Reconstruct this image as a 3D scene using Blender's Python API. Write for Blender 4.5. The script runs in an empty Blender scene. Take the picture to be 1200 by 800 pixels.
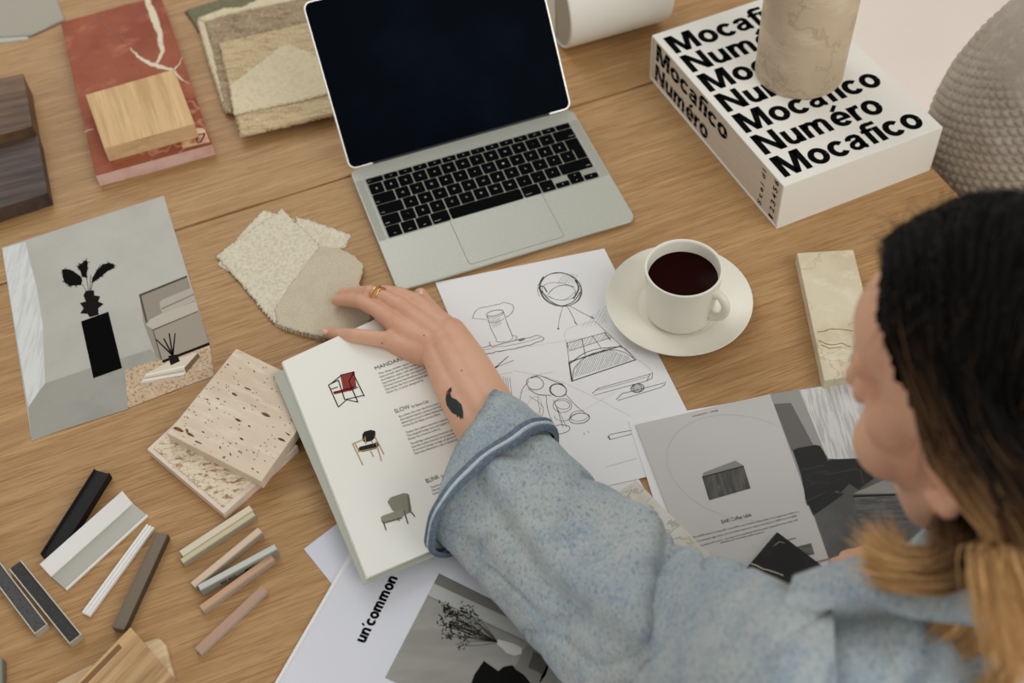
import bpy, bmesh, math, random
import numpy as np
from mathutils import Vector, Matrix, noise
random.seed(7)
C = bpy.context.scene.collection
# ---------------------------------------------------------------- camera
F = 1410.1; PITCH = .8964; ROLL = -.0734; CH = 1.0632
cp, sp, cr, sr = math.cos(PITCH), math.sin(PITCH), math.cos(ROLL), math.sin(ROLL)
fwd = Vector((0, cp, -sp)); r0 = Vector((1, 0, 0)); u0 = r0.cross(fwd)
RT = cr*r0 + sr*u0; UP = -sr*r0 + cr*u0; CAM = Vector((0, 0, CH))
cd = bpy.data.cameras.new('camera'); cam = bpy.data.objects.new('camera', cd); C.objects.link(cam)
mw = Matrix((RT, UP, -fwd)).transposed().to_4x4(); mw.translation = CAM
cam.matrix_world = mw
cd.sensor_width = 36; cd.lens = F/1200*36; cd.clip_start = .02
cd.dof.use_dof = True; cd.dof.focus_distance = 1.29; cd.dof.aperture_fstop = 3.8
bpy.context.scene.camera = cam
# ---------------------------------------------------------------- light
sc = bpy.context.scene
sc.view_settings.view_transform = 'Standard'; sc.view_settings.look = 'None'
sc.view_settings.gamma = 1; sc.view_settings.use_curve_mapping = False
sc.view_settings.exposure = 0.03
w = bpy.data.worlds.new('world'); sc.world = w; w.use_nodes = True
wb = w.node_tree.nodes['Background']; wb.inputs[0].default_value = (1, .97, .93, 1); wb.inputs[1].default_value = .50
def area(name, loc, target, sx, sy, power, col):
    l = bpy.data.lights.new(name, 'AREA'); l.shape = 'RECTANGLE'; l.size = sx; l.size_y = sy; l.energy = power; l.color = col
    o = bpy.data.objects.new(name, l); C.objects.link(o); o.location = loc
    o.rotation_euler = (Vector(target)-Vector(loc)).to_track_quat('-Z', 'Y').to_euler(); return o
area('window_light', (1.9, -1.0, 2.0), (.1, .9, 0), 2.2, 1.8, 44, (1, .985, .955))
area('far_window_light', (-.9, 3.2, 1.9), (0, .9, 0), 1.8, 1.6, 26, (.95, .98, 1))

# ---------------------------------------------------------------- helpers
def lin(v):
    v /= 255.; return v/12.92 if v <= .04045 else ((v+.055)/1.055)**2.4
def c(r, g, b, k=1.12): return tuple(min(.92, lin(x)*k) for x in (r, g, b)) + (1,)
def ray(px, py): return (fwd + RT*((px-600)/F) + UP*((400-py)/F))
def P(px, py, z=0.):
    d = ray(px, py); return CAM + d*((z-CAM.z)/d.z)
def PD(px, py, dist):
    d = ray(px, py).normalized(); return CAM + d*dist
class Plane:
    def __init__(s, a, b, c_): s.n = (b-a).cross(c_-a).normalized(); s.n = s.n if s.n.z > 0 else -s.n; s.p = a
    def at(s, px, py, off=0.):
        d = ray(px, py); return CAM + d*((s.p + s.n*off - CAM).dot(s.n)/d.dot(s.n))
class Flat:
    def __init__(s, z): s.z = z; s.n = Vector((0, 0, 1))
    def at(s, px, py, off=0.): return P(px, py, s.z+off)
def link(name, me, parent=None, kind=None):
    o = bpy.data.objects.new(name, me); C.objects.link(o)
    if parent: o.parent = parent; o.matrix_parent_inverse = Matrix.Identity(4)
    if kind: o['kind'] = kind
    return o
def tag(o, label=None, cat=None, group=None, kind=None):
    for k, v in (('label', label), ('category', cat), ('group', group), ('kind', kind)):
        if v: o[k] = v
    return o
def empty(name, loc=(0, 0, 0), rz=0):
    o = bpy.data.objects.new(name, None); C.objects.link(o); o.location = loc; o.rotation_euler = (0, 0, rz); o.empty_display_size = .02
    return o
def W2L(parent, v):
    """world point into an (unparented) parent's local frame"""
    if parent is None: return Vector(v)
    return (root_m(parent)).inverted() @ Vector(v)
def root_m(o):
    m = Matrix.LocRotScale(o.location, o.rotation_euler, o.scale)
    return root_m(o.parent) @ m if o.parent else m
def mesh(name, verts, faces, mat, parent=None, smooth=False, world=True, kind=None, mats=None):
    if world and parent: mi = root_m(parent).inverted(); verts = [mi @ Vector(v) for v in verts]
    me = bpy.data.meshes.new(name); me.from_pydata([tuple(v) for v in verts], [], faces)
    for m_ in (mats or [mat]): me.materials.append(m_)
    if smooth: me.polygons.foreach_set('use_smooth', [True]*len(me.polygons))
    me.update(); return link(name, me, parent, kind)
def from_bm(name, bm, mat, parent=None, smooth=False, loc=None, rz=0, kind=None):
    bmesh.ops.recalc_face_normals(bm, faces=bm.faces)
    me = bpy.data.meshes.new(name); bm.to_mesh(me); bm.free(); me.materials.append(mat)
    if smooth: me.polygons.foreach_set('use_smooth', [True]*len(me.polygons))
    o = link(name, me, parent, kind)
    if loc is not None: o.location = loc; o.rotation_euler = (0, 0, rz)
    return o
def bevel(o, w_=.0006, seg=2):
    m = o.modifiers.new('b', 'BEVEL'); m.width = w_; m.segments = seg; m.limit_method = 'ANGLE'; m.angle_limit = .5; return o
def prism_bm(pts, z0, z1, bm=None):
    bm = bm or bmesh.new()
    a = [bm.verts.new((p[0], p[1], z0)) for p in pts]; b = [bm.verts.new((p[0], p[1], z1)) for p in pts]
    n = len(pts); bm.faces.new(a[::-1]); bm.faces.new(b)
    for i in range(n): bm.faces.new((a[i], a[(i+1) % n], b[(i+1) % n], b[i]))
    return bm
def slab(name, pts, z0, z1, mat, parent=None, bev=.0008, kind=None, seg=2):
    """prism over world xy points; local X follows the first edge"""
    pts = [Vector((p[0], p[1])) for p in pts]; ce = sum(pts, Vector((0, 0)))/len(pts)
    e = pts[1]-pts[0]; a = math.atan2(e.y, e.x); ca, sa = math.cos(-a), math.sin(-a)
    q = [((p.x-ce.x)*ca-(p.y-ce.y)*sa, (p.x-ce.x)*sa+(p.y-ce.y)*ca) for p in pts]
    o = from_bm(name, prism_bm(q, 0, z1-z0), mat, None, kind=kind)
    M_ = Matrix.Translation((ce.x, ce.y, z0)) @ Matrix.Rotation(a, 4, 'Z')
    if parent: o.parent = parent; M_ = root_m(parent).inverted() @ M_
    l, r, s = M_.decompose(); o.location = l; o.rotation_euler = r.to_euler()
    if bev: bevel(o, bev, seg)
    return o
def quad(px, z): return [P(x, y, z) for x, y in px]
def box_bm(x0, x1, y0, y1, z0, z1, bm=None): return prism_bm([(x0, y0), (x1, y0), (x1, y1), (x0, y1)], z0, z1, bm)
def lathe_bm(prof, n=64, bm=None):
    bm = bm or bmesh.new(); rings = []
    for r, z in prof:
        if r < 1e-6: rings.append([bm.verts.new((0, 0, z))])
        else: rings.append([bm.verts.new((r*math.cos(2*math.pi*i/n), r*math.sin(2*math.pi*i/n), z)) for i in range(n)])
    for a, b in zip(rings, rings[1:]):
        for i in range(n):
            j = (i+1) % n
            if len(a) == 1 and len(b) == 1: continue
            if len(a) == 1: bm.faces.new((a[0], b[j], b[i]))
            elif len(b) == 1: bm.faces.new((a[i], a[j], b[0]))
            else: bm.faces.new((a[i], a[j], b[j], b[i]))
    return bm
def tube_bm(pts, rad, n=8, bm=None, flat=1.):
    bm = bm or bmesh.new(); pts = [Vector(p) for p in pts]; prev = None; rings = []
    for i, p in enumerate(pts):
        t = (pts[min(i+1, len(pts)-1)]-pts[max(i-1, 0)]).normalized()
        if prev is None: prev = t.orthogonal().normalized()
        x = (prev-t*prev.dot(t)).normalized(); y = t.cross(x); prev = x
        r = rad[i] if hasattr(rad, '__len__') else rad
        rings.append([bm.verts.new(p+(x*math.cos(2*math.pi*k/n)+y*math.sin(2*math.pi*k/n)*flat)*r) for k in range(n)])
    for a, b in zip(rings, rings[1:]):
        for k in range(n): bm.faces.new((a[k], a[(k+1) % n], b[(k+1) % n], b[k]))
    bm.faces.new(rings[0][::-1]); bm.faces.new(rings[-1]); return bm

# ---- materials
def M(name, col, rough=.6, layers=(), bump=(), metal=0., spec=.4, wave=None, coord='Object', sheen=0., sss=0.):
    """layers: (scale, stretch xyz, colour, lo, hi, amount[, detail]); bump: (scale, stretch, strength, distance)"""
    m = bpy.data.materials.new(name); m.use_nodes = True; nt = m.node_tree; N = nt.nodes; L = nt.links
    b = N['Principled BSDF']; b.inputs['Roughness'].default_value = rough; b.inputs['Metallic'].default_value = metal
    b.inputs['Specular IOR Level'].default_value = spec
    if spec <= .12: b.inputs['IOR'].default_value = 1.15
    if sheen: b.inputs['Sheen Weight'].default_value = sheen
    if sss: b.inputs['Subsurface Weight'].default_value = sss; b.inputs['Subsurface Radius'].default_value = (.01, .004, .002); b.inputs['Subsurface Scale'].default_value = .5
    tc = N.new('ShaderNodeTexCoord').outputs[coord]
    def mapped(st):
        mp = N.new('ShaderNodeMapping'); mp.inputs['Scale'].default_value = st; L.new(tc, mp.inputs[0]); return mp.outputs[0]
    cur = N.new('ShaderNodeRGB'); cur.outputs[0].default_value = col; cur = cur.outputs[0]
    for i, la in enumerate(layers):
        s, st, c2, lo, hi, amt = la[:6]; kind = la[6] if len(la) > 6 else 'noise'
        mp = N.new('ShaderNodeMapping'); mp.inputs['Scale'].default_value = st; mp.inputs['Location'].default_value = (i*3.1, i*1.7, i*.9); L.new(tc, mp.inputs[0])
        if kind == 'vor':
            t = N.new('ShaderNodeTexVoronoi'); t.feature = 'DISTANCE_TO_EDGE'; t.inputs['Scale'].default_value = s
            nz = N.new('ShaderNodeTexNoise'); nz.inputs['Scale'].default_value = s*2; nz.inputs['Detail'].default_value = 4; L.new(mp.outputs[0], nz.inputs['Vector'])
            mx = N.new('ShaderNodeMix'); mx.data_type = 'VECTOR'; mx.inputs[0].default_value = .08
            L.new(mp.outputs[0], mx.inputs[4]); L.new(nz.outputs['Color'], mx.inputs[5]); L.new(mx.outputs[1], t.inputs['Vector']); out = t.outputs['Distance']
        elif kind == 'wave':
            t = N.new('ShaderNodeTexWave'); t.inputs['Scale'].default_value = s; t.inputs['Distortion'].default_value = 6; t.inputs['Detail'].default_value = 3; t.bands_direction = 'Y'
            L.new(mp.outputs[0], t.inputs['Vector']); out = t.outputs['Fac']
        elif kind == 'vein':
            t = N.new('ShaderNodeTexNoise'); t.inputs['Scale'].default_value = s; t.inputs['Detail'].default_value = 5; t.inputs['Roughness'].default_value = .6; L.new(mp.outputs[0], t.inputs['Vector'])
            a1 = N.new('ShaderNodeMath'); a1.operation = 'SUBTRACT'; a1.inputs[1].default_value = .5; L.new(t.outputs['Fac'], a1.inputs[0])
            a2 = N.new('ShaderNodeMath'); a2.operation = 'ABSOLUTE'; L.new(a1.outputs[0], a2.inputs[0]); out = a2.outputs[0]
        else:
            t = N.new('ShaderNodeTexNoise'); t.inputs['Scale'].default_value = s; t.inputs['Detail'].default_value = 6; t.inputs['Roughness'].default_value = .62; L.new(mp.outputs[0], t.inputs['Vector']); out = t.outputs['Fac']
        mr = N.new('ShaderNodeMapRange'); mr.inputs[1].default_value = lo; mr.inputs[2].default_value = hi; mr.inputs[3].default_value = amt if kind == 'vein' else 0; mr.inputs[4].default_value = 0 if kind == 'vein' else amt; mr.interpolation_type = 'SMOOTHSTEP'
        L.new(out, mr.inputs[0])
        mx = N.new('ShaderNodeMix'); mx.data_type = 'RGBA'; L.new(mr.outputs[0], mx.inputs[0]); L.new(cur, mx.inputs[6]); mx.inputs[7].default_value = c2; cur = mx.outputs[2]
    L.new(cur, b.inputs['Base Color'])
    prev = None
    for s, st, strg, dist in bump:
        t = N.new('ShaderNodeTexNoise'); t.inputs['Scale'].default_value = s; t.inputs['Detail'].default_value = 3; L.new(mapped(st), t.inputs['Vector'])
        bp = N.new('ShaderNodeBump'); bp.inputs['Strength'].default_value = strg; bp.inputs['Distance'].default_value = dist; L.new(t.outputs['Fac'], bp.inputs['Height'])
        if prev: L.new(prev, bp.inputs['Normal'])
        prev = bp.outputs[0]
    if prev: L.new(prev, b.inputs['Normal'])
    return m
ONE = (1, 1, 1)
m_table = M('table_oak', c(172, 137, 94), .5, [
    (5, (.5, 7, 1), c(158, 121, 79), .38, .68, .7), (9, (.6, 12, 1), c(192, 158, 112), .45, .72, .6),
    (26, (.6, 12, 1), c(150, 106, 62), .48, .62, .55), (80, (.25, 8, 1), c(124, 86, 48), .53, .66, .6), (60, (.3, 9, 1), c(196, 156, 108), .55, .7, .4)],
    bump=[(90, (.22, 8, 1), .3, .0006)], spec=.25)
m_tedge = M('table_edge', c(120, 84, 52), .6)
m_floor = M('floor_paint', c(230, 220, 211), .55, [(1.2, ONE, c(216, 206, 197), .4, .65, .4)], spec=.3)
m_wall = M('wall_paint', c(232, 228, 220), .8)
paper = M('paper_white', c(226, 226, 226), .65, [(3, ONE, c(218, 219, 222), .4, .7, .3)], spec=.25)
paper_warm = M('paper_warm', c(226, 225, 218), .55, spec=.3)
paper_blue = M('paper_blue_white', c(206, 209, 218), .7, spec=.2)
paper_grey = M('paper_grey', c(190, 188, 184), .5, spec=.3)
cover_green = M('cover_sage', c(168, 171, 158), .6, spec=.2)
ink = M('ink_black', c(14, 14, 15), .7, spec=.06)
ink_grey = M('ink_grey', c(92, 86, 80), .7, spec=.15)
_flat = {}
def tone(r, g, b, rough=.5):
    k = (r, g, b, rough)
    if k not in _flat: _flat[k] = M('print_%d_%d_%d' % (r, g, b), c(r, g, b), rough, spec=.25 if r > 120 else .06)
    return _flat[k]

# ---- print helpers
_tc = {}
def glyphs(s, bold=0., fsp=1.):
    k = (s, bold, fsp)
    if k not in _tc:
        cu = bpy.data.curves.new('t', 'FONT'); cu.body = s; cu.offset = bold; cu.space_character = fsp; cu.resolution_u = 3; cu.fill_mode = 'FRONT'
        o = bpy.data.objects.new('t', cu); C.objects.link(o); dg = bpy.context.evaluated_depsgraph_get()
        me = bpy.data.meshes.new_from_object(o.evaluated_get(dg)); bpy.data.objects.remove(o)
        vs = [v.co.copy() for v in me.vertices]; fs = [tuple(p.vertices) for p in me.polygons]; bpy.data.meshes.remove(me)
        _tc[k] = (vs, fs)
    return _tc[k]
CAPH = None
def text_geo(s, p0, p1, cap, n, bold=0., fsp=1.):
    """string fitted from p0 to p1 along its baseline, cap height cap, facing n"""
    global CAPH
    if CAPH is None: CAPH = max(v.y for v in glyphs('H')[0])
    vs, fs = glyphs(s, bold, fsp)
    x0 = min(v.x for v in vs); x1 = max(v.x for v in vs); p0 = Vector(p0); p1 = Vector(p1)
    X = (p1-p0); Lx = X.length; X = X/Lx; Y = Vector(n).cross(X).normalized()
    return [p0 + X*((v.x-x0)/(x1-x0)*Lx) + Y*(v.y/CAPH*cap) for v in vs], fs
def merge(geos):
    V, Fc = [], []
    for vs, fs in geos:
        o = len(V); V += vs; Fc += [tuple(i+o for i in f) for f in fs]
    return V, Fc
def lettering(geos, mat, parent, name='lettering'):
    V, Fc = merge(geos); return mesh(name, V, Fc, mat, parent)
def ribbon_geo(pts, wd, n=Vector((0, 0, 1))):
    pts = [Vector(p) for p in pts]; V = []; Fc = []; L_ = len(pts)
    for i, p in enumerate(pts):
        t = (pts[min(i+1, L_-1)]-pts[max(i-1, 0)]);
        if t.length < 1e-9: t = Vector((1, 0, 0))
        s = n.cross(t.normalized()); w_ = wd[i] if hasattr(wd, '__len__') else wd
        V += [p+s*w_/2, p-s*w_/2]
    for i in range(L_-1): Fc.append((2*i, 2*i+1, 2*i+3, 2*i+2))
    return V, Fc
def patch(name, px, pl, off, mat, parent):
    V = [pl.at(x, y, off) for x, y in px]
    return mesh(name, V, [tuple(range(len(V)))], mat, parent)
def sheet(name, px, pl, mat, parent=None, th=.0004, bend=0., n=14, off=0.):
    """a page over four pixel corners (TL,TR,BR,BL) with thickness, slight lift at corners"""
    A, B, D, E_ = [pl.at(x, y, off) for x, y in px]
    V = []; Fc = []
    for j in range(n+1):
        for i in range(n+1):
            s, t = i/n, j/n; p = (A*(1-s)+B*s)*(1-t)+(E_*(1-s)+D*s)*t
            if bend: p = p + pl.n*bend*((2*s-1)**4*(2*t-1)**4)
            V.append(p)
    m0 = len(V); V += [v - pl.n*th for v in V]
    id_ = lambda i, j: j*(n+1)+i
    for j in range(n):
        for i in range(n):
            Fc.append((id_(i, j), id_(i, j+1), id_(i+1, j+1), id_(i+1, j))); Fc.append(tuple(m0+k for k in (id_(i, j), id_(i+1, j), id_(i+1, j+1), id_(i, j+1))))
    for i in range(n):
        for a, b in ((id_(i, 0), id_(i+1, 0)), (id_(i+1, n), id_(i, n)), (id_(n, i), id_(n, i+1)), (id_(0, i+1), id_(0, i))): Fc.append((a, b, m0+b, m0+a))
    if parent is None:
        ce = sum(V, Vector())/len(V); o = mesh(name, [v-ce for v in V], Fc, mat, None, bool(bend)); o.location = ce; return o
    return mesh(name, V, Fc, mat, parent, bool(bend))


# ---- a grotesque bold letter set drawn by strokes (cap height 1)
def _arc(cx, cy, rx, ry, a0, a1, n=22): return [(cx+rx*math.cos(math.radians(a0+(a1-a0)*i/n)), cy+ry*math.sin(math.radians(a0+(a1-a0)*i/n))) for i in range(n+1)]
GB = {}
def _g(ch, adv, strokes=(), polys=()): GB[ch] = (adv, strokes, polys)
_g('M', 1.02, (), [[(0, 0), (0, 1), (.2, 1), (.2, 0)], [(.74, 0), (.74, 1), (.94, 1), (.94, 0)], [(.07, 1), (.29, 1), (.56, 0), (.38, 0)], [(.65, 1), (.87, 1), (.56, 0), (.38, 0)]])
_g('N', .86, (), [[(0, 0), (0, 1), (.2, 1), (.2, 0)], [(.57, 0), (.57, 1), (.77, 1), (.77, 0)], [(0, 1), (.23, 1), (.77, 0), (.54, 0)]])
_g('o', .67, [(_arc(.305, .36, .215, .285, 0, 360, 32), .18)])
_g('c', .62, [(_arc(.3, .36, .21, .285, 38, 322, 26), .18)])
_g('e', .65, [(_arc(.3, .36, .21, .285, -2, 318, 28), .175), ([(.09, .345), (.595, .345)], .13)])
_g('é', .65, [(_arc(.3, .36, .21, .285, -2, 318, 28), .175), ([(.09, .345), (.595, .345)], .13), ([(.22, .79), (.34, .91), (.46, 1.03)], .12)])
_g('a', .62, [([(.10, .50), (.13, .59), (.2, .64), (.29, .655), (.38, .63), (.425, .57), (.43, .48), (.43, .15), (.45, .07), (.53, .05)], .165), ([(.43, .44), (.36, .405), (.22, .375), (.13, .32), (.085, .22), (.12, .12), (.2, .065), (.3, .08), (.38, .14), (.43, .24)], .15)])
_g('f', .38, [([(.16, 0), (.16, .78), (.18, .86), (.24, .92), (.38, .925)], .17), ([(0, .655), (.37, .655)], .13)])
_g('i', .27, [([(.1, 0), (.1, .72)], .185), ([(.1, .84), (.1, 1)], .185)])
_g('u', .66, [([(.095, .72), (.095, .26), (.12, .15), (.18, .09), (.27, .075), (.36, .11), (.42, .18), (.45, .28)], .175), ([(.475, 0), (.475, .72)], .18)])
_g('n', .66, [([(.095, 0), (.095, .72)], .18), ([(.12, .42), (.15, .54), (.21, .62), (.3, .645), (.4, .62), (.46, .54), (.475, .42), (.475, 0)], .175)])
_g('m', 1.0, [([(.095, 0), (.095, .72)], .18), ([(.12, .44), (.15, .56), (.2, .625), (.28, .645), (.37, .62), (.42, .54), (.43, .44), (.43, 0)], .17), ([(.46, .44), (.49, .56), (.54, .625), (.62, .645), (.71, .62), (.765, .54), (.775, .44), (.775, 0)], .17)])
_g('r', .42, [([(.095, 0), (.095, .72)], .18), ([(.11, .40), (.14, .54), (.2, .61), (.29, .64), (.38, .635)], .165)])
_g('´', .2, [([(.0, .76), (.08, .89), (.16, 1.02)], .12)])
def bold_geo(s, p0, p1, cap, n, wk=1.1):
    p0 = Vector(p0); p1 = Vector(p1); n = Vector(n).normalized(); x = 0; V = []; Fc = []
    tot = sum(GB[ch][0] for ch in s) - .07
    Lx = (p1-p0).length; X = (p1-p0)/Lx; Y = n.cross(X).normalized(); k = Lx/tot
    for ch in s:
        adv, st, po = GB[ch]
        for pts, w_ in st:
            v2, f2 = ribbon_geo([Vector((a, b, 0)) for a, b in pts], w_*wk); o = len(V)
            V += [p0+X*((x+v.x)*k)+Y*(v.y*cap) for v in v2]; Fc += [tuple(i+o for i in f) for f in f2]
        for pg in po:
            o = len(V); V += [p0+X*((x+a)*k)+Y*(b*cap) for a, b in pg]; Fc.append(tuple(range(o, o+len(pg))))
        x += adv
    return V, Fc

# ================================================================ setting
TA = math.radians(19.0); tx = Vector((math.cos(TA), math.sin(TA), 0)); ty = Vector((-math.sin(TA), math.cos(TA), 0))
def T(x, y, z=0): return tx*x + ty*y + Vector((0, 0, z))
seam = P(420, 203).dot(ty); edge_x = P(1091, 199).dot(tx) + .004
FZ = -.74
o = slab('floor', [(-3, -2.5), (3.6, -2.5), (3.6, 3.6), (-3, 3.6)], FZ-.05, FZ, m_floor, bev=0); tag(o, kind='structure')
for nm, pts in (('wall_back', [(-3, 3.6), (3.6, 3.6), (3.6, 3.7), (-3, 3.7)]), ('wall_right', [(3.6, -2.5), (3.7, -2.5), (3.7, 3.6), (3.6, 3.6)])):
    tag(slab(nm, pts, FZ, 1.9, m_wall, bev=0), kind='structure')
table = empty('table', T(-.4, .9, FZ), TA); tag(table, 'wide oak table with planked top, everything lies on it', 'table')
ys = [.40, seam-.46, seam, seam+.50, seam+1.0] if seam-.46 > .45 else [.40, seam, seam+.50]
ys = [.33, seam, seam+.62]
for y0, y1 in zip(ys, ys[1:]):
    q = [T(-1.5, y0+.0016), T(edge_x, y0+.0016), T(edge_x, y1-.0016), T(-1.5, y1-.0016)]
    slab('plank', q, -.035, 0, m_table, table, bev=.0012)
slab('apron', [T(-1.4, .40), T(edge_x-.08, .40), T(edge_x-.08, .43), T(-1.4, .43)], -.12, -.035, m_tedge, table)
slab('apron', [T(-1.4, seam+.5), T(edge_x-.08, seam+.5), T(edge_x-.08, seam+.53), T(-1.4, seam+.53)], -.12, -.035, m_tedge, table)
for lx in (-1.38, edge_x-.14):
    for ly in (.37, seam+.5): slab('leg', [T(lx, ly), T(lx+.06, ly), T(lx+.06, ly+.06), T(lx, ly+.06)], FZ, -.12 if 0 else -.035, m_tedge, table, bev=.003)

# ================================================================ laptop
alu = M('laptop_aluminium', c(178, 179, 168), .42, [(400, ONE, c(168, 169, 159), .4, .6, .4)], metal=.35, spec=.4)
alu_lite = M('aluminium_edge', c(214, 214, 208), .3, metal=.5)
glass_blk = M('display_glass', c(5, 10, 17), .22, [(9, ONE, c(9, 18, 28), .45, .75, .8)], spec=.05)
keym = M('key_black', c(11, 12, 13), .6, spec=.1)
wellm = M('keyboard_well', c(150, 150, 140), .45, metal=.3)
legend = M('key_legend', c(190, 190, 190), .6)
LW, LD, LA = .3041, .2124, .2909
LO = Vector((-.0141, 1.0785, 0))
lap = empty('laptop', LO, LA); tag(lap, 'open silver laptop with black screen and black keys', 'laptop')
def rrect(x0, x1, y0, y1, r, n=6):
    out = []
    for cx, cy, a in ((x1-r, y1-r, 0), (x0+r, y1-r, 90), (x0+r, y0+r, 180), (x1-r, y0+r, 270)):
        for i in range(n+1): t = math.radians(a+90*i/n); out.append((cx+r*math.cos(t), cy+r*math.sin(t)))
    return out
# base as a wedge: back .013, front .0055
bm = prism_bm(rrect(-LW/2, LW/2, -LD/2, LD/2, .011), .0015, .013)
def ztop(y): return .0055 + (.013-.0055)*(y+LD/2)/LD
for v in bm.verts:
    if v.co.z > .01: v.co.z = ztop(v.co.y)
    else:
        v.co.z = .0015 if True else 0
base = from_bm('base', bm, alu, lap); bevel(base, .0012, 3)
tilt = math.atan((.013-.0055)/LD)
def lp(x, y, dz=0): return (x, y, ztop(y)+dz)
# keyboard
KW = .2762; kx0 = -KW/2; u = KW/14.5; ktop = LD/2-.0235
def tilted(name, x0, x1, y0, y1, mat, h0, h1, r=.0015, parent=lap):
    bm = prism_bm(rrect(x0, x1, y0, y1, r, 3), 0, 1)
    for v in bm.verts: v.co.z = ztop(v.co.y) + (h1 if v.co.z > .5 else h0)
    return from_bm(name, bm, mat, parent)
tilted('keyboard_well', kx0-.0012, -kx0+.0012, ktop-.1068, ktop+.0012, wellm, -.0004, .00012, .002)
rows = []
fh = .0103; g = .0009
def krow(y1, h, items): 
    x = kx0
    for s, wd in items:
        rows.append((s, x+g, x+wd*u-g, y1-h+g, y1-g)); x += wd*u
y = ktop
krow(y, fh, [('esc', 1.2)] + [(s, 1.02) for s in ('F1', 'F2', 'F3', 'F4', 'F5', 'F6', 'F7', 'F8', 'F9', 'F10', 'F11', 'F12')] + [('', 1.06)]); y -= fh+.0002
kh = .01905
krow(y, kh, [(s, 1) for s in '§1234567890-='] + [('delete', 1.5)]); y -= kh
krow(y, kh, [('tab', 1.5)] + [(s, 1) for s in 'QWERTYUIOP[]']); y -= kh
krow(y, kh, [('caps', 1.75)] + [(s, 1) for s in "ASDFGHJKL;'\\"]); y -= kh
krow(y, kh, [('shift', 1.25)] + [(s, 1) for s in '`ZXCVBNM,./'] + [('shift ', 2.25)]); y -= kh
krow(y, kh, [('fn', 1), ('ctrl', 1), ('alt', 1), ('command', 1.25), ('', 5), ('command', 1.25), ('alt', 1)])
xa = kx0+11.5*u
rows += [('◂', xa+g, xa+u-g, y-kh+g, y-kh/2-g*.6), ('▴', xa+u+g, xa+2*u-g, y-kh/2+.0001, y-g), ('▾', xa+u+g, xa+2*u-g, y-kh+g, y-kh/2-.0001), ('▸', xa+2*u+g, xa+3*u-g, y-kh+g, y-kh/2-g*.6)]
# tall return key (iso)
def keyobj(px_, s):
    bm = prism_bm(px_, 0, 1)
    for v in bm.verts: v.co.z = ztop(v.co.y) + (.0011 if v.co.z > .5 else .0001)
    k = from_bm('key', bm, keym, lap)
    x0 = min(p[0] for p in px_); x1 = max(p[0] for p in px_); y0 = min(p[1] for p in px_); y1 = max(p[1] for p in px_)
    if s and s not in '◂▴▾▸':
        big = len(s.strip()) == 1; ch = .0026 if big else .0014; wd = (.0018 if s in "';,.`[]\\1/-" else .0027) if big else .0011*len(s.strip())
        cx = (x0+x1)/2 if big or s[0] == 'F' else (x0+.002+wd/2 if x1-x0 > .018 and s != 'delete' and s != 'shift ' else (x1-.002-wd/2 if s in ('delete', 'shift ') else (x0+x1)/2))
        cy = (y0+y1)/2 if big or s[0] == 'F' or s == 'esc' else y0+.004
        mi = Matrix.LocRotScale(lap.location, lap.rotation_euler, (1, 1, 1))
        V, Fc = text_geo(s.strip(), (cx-wd/2, cy-ch/2, 0), (cx+wd/2, cy-ch/2, 0), ch, (0, 0, 1), .01)
        V = [Vector((v.x, v.y, ztop(v.y)+.00118)) for v in V]
        mesh('key_legend', V, Fc, legend, k, world=False)
    elif s:
        cx, cy = (x0+x1)/2, (y0+y1)/2; d = {'◂': (-1, 0), '▸': (1, 0), '▴': (0, 1), '▾': (0, -1)}[s]; a = .001
        V = [(cx+d[0]*a, cy+d[1]*a), (cx-d[0]*a*.6-d[1]*a*.8, cy-d[1]*a*.6+d[0]*a*.8), (cx-d[0]*a*.6+d[1]*a*.8, cy-d[1]*a*.6-d[0]*a*.8)]
        mesh('key_legend', [(p[0], p[1], ztop(p[1])+.00118) for p in V], [(0, 1, 2)], legend, k, world=False)
for s, x0, x1, y0, y1 in rows: keyobj(rrect(x0, x1, y0, y1, .0014, 2), s)
yr = ktop-fh-.0002-kh; xr = kx0+13.5*u
keyobj([(xr+g, yr-g), (kx0+14.5*u-g, yr-g), (kx0+14.5*u-g, yr-2*kh+g), (xr+.25*u*0+g+.25*u, yr-2*kh+g), (xr+g+.25*u, yr-kh), (xr+g, yr-kh)], '')
# trackpad as outline + plate
ty0, ty1 = -LD/2+.0075, -LD/2+.0075+.079
tilted('trackpad_gap', -.0607, .0607, ty0-.0004, ty1+.0004, ink_grey, -.0005, .00006, .004)
tilted('trackpad', -.0602, .0602, ty0, ty1, alu, -.0005, .00016, .0038)
for sx in (-1, 1):
    tilted('speaker_grille', sx*.1455-.005, sx*.1455+.005, ktop-.1065, ktop+.001, M('grille', c(160, 160, 149), .6), -.0004, .00008, .001)
# lid
LT = .9198
hinge = Vector((0, LD/2-.001, .0125)); ld = Vector((0, math.cos(LT), math.sin(LT))); ln = Vector((0, -math.sin(LT), math.cos(LT)))
def lidpart(name, x0, x1, s0, s1, h0, h1, r, mat, parent=lap, bev=0):
    bm = prism_bm(rrect(x0, x1, s0, s1, r, 6), h0, h1)
    for v in bm.verts: v.co = hinge + ld*v.co.y + ln*v.co.z + Vector((v.co.x, 0, 0))
    o = from_bm(name, bm, mat, parent)
    if bev: bevel(o, bev)
    return o
lid = lidpart('lid', -LW/2, LW/2, .001, .2125, -.0045, 0, .010, alu_lite, lap, .0008)
lidpart('display', -LW/2+.0022, LW/2-.0022, .003, .2103, -.0002, .0004, .008, glass_blk, lid)
lidpart('hinge', -.121, .121, -.0035, .003, -.006, .0002, .001, M('hinge_black', c(18, 19, 20), .5), lap)

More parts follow.
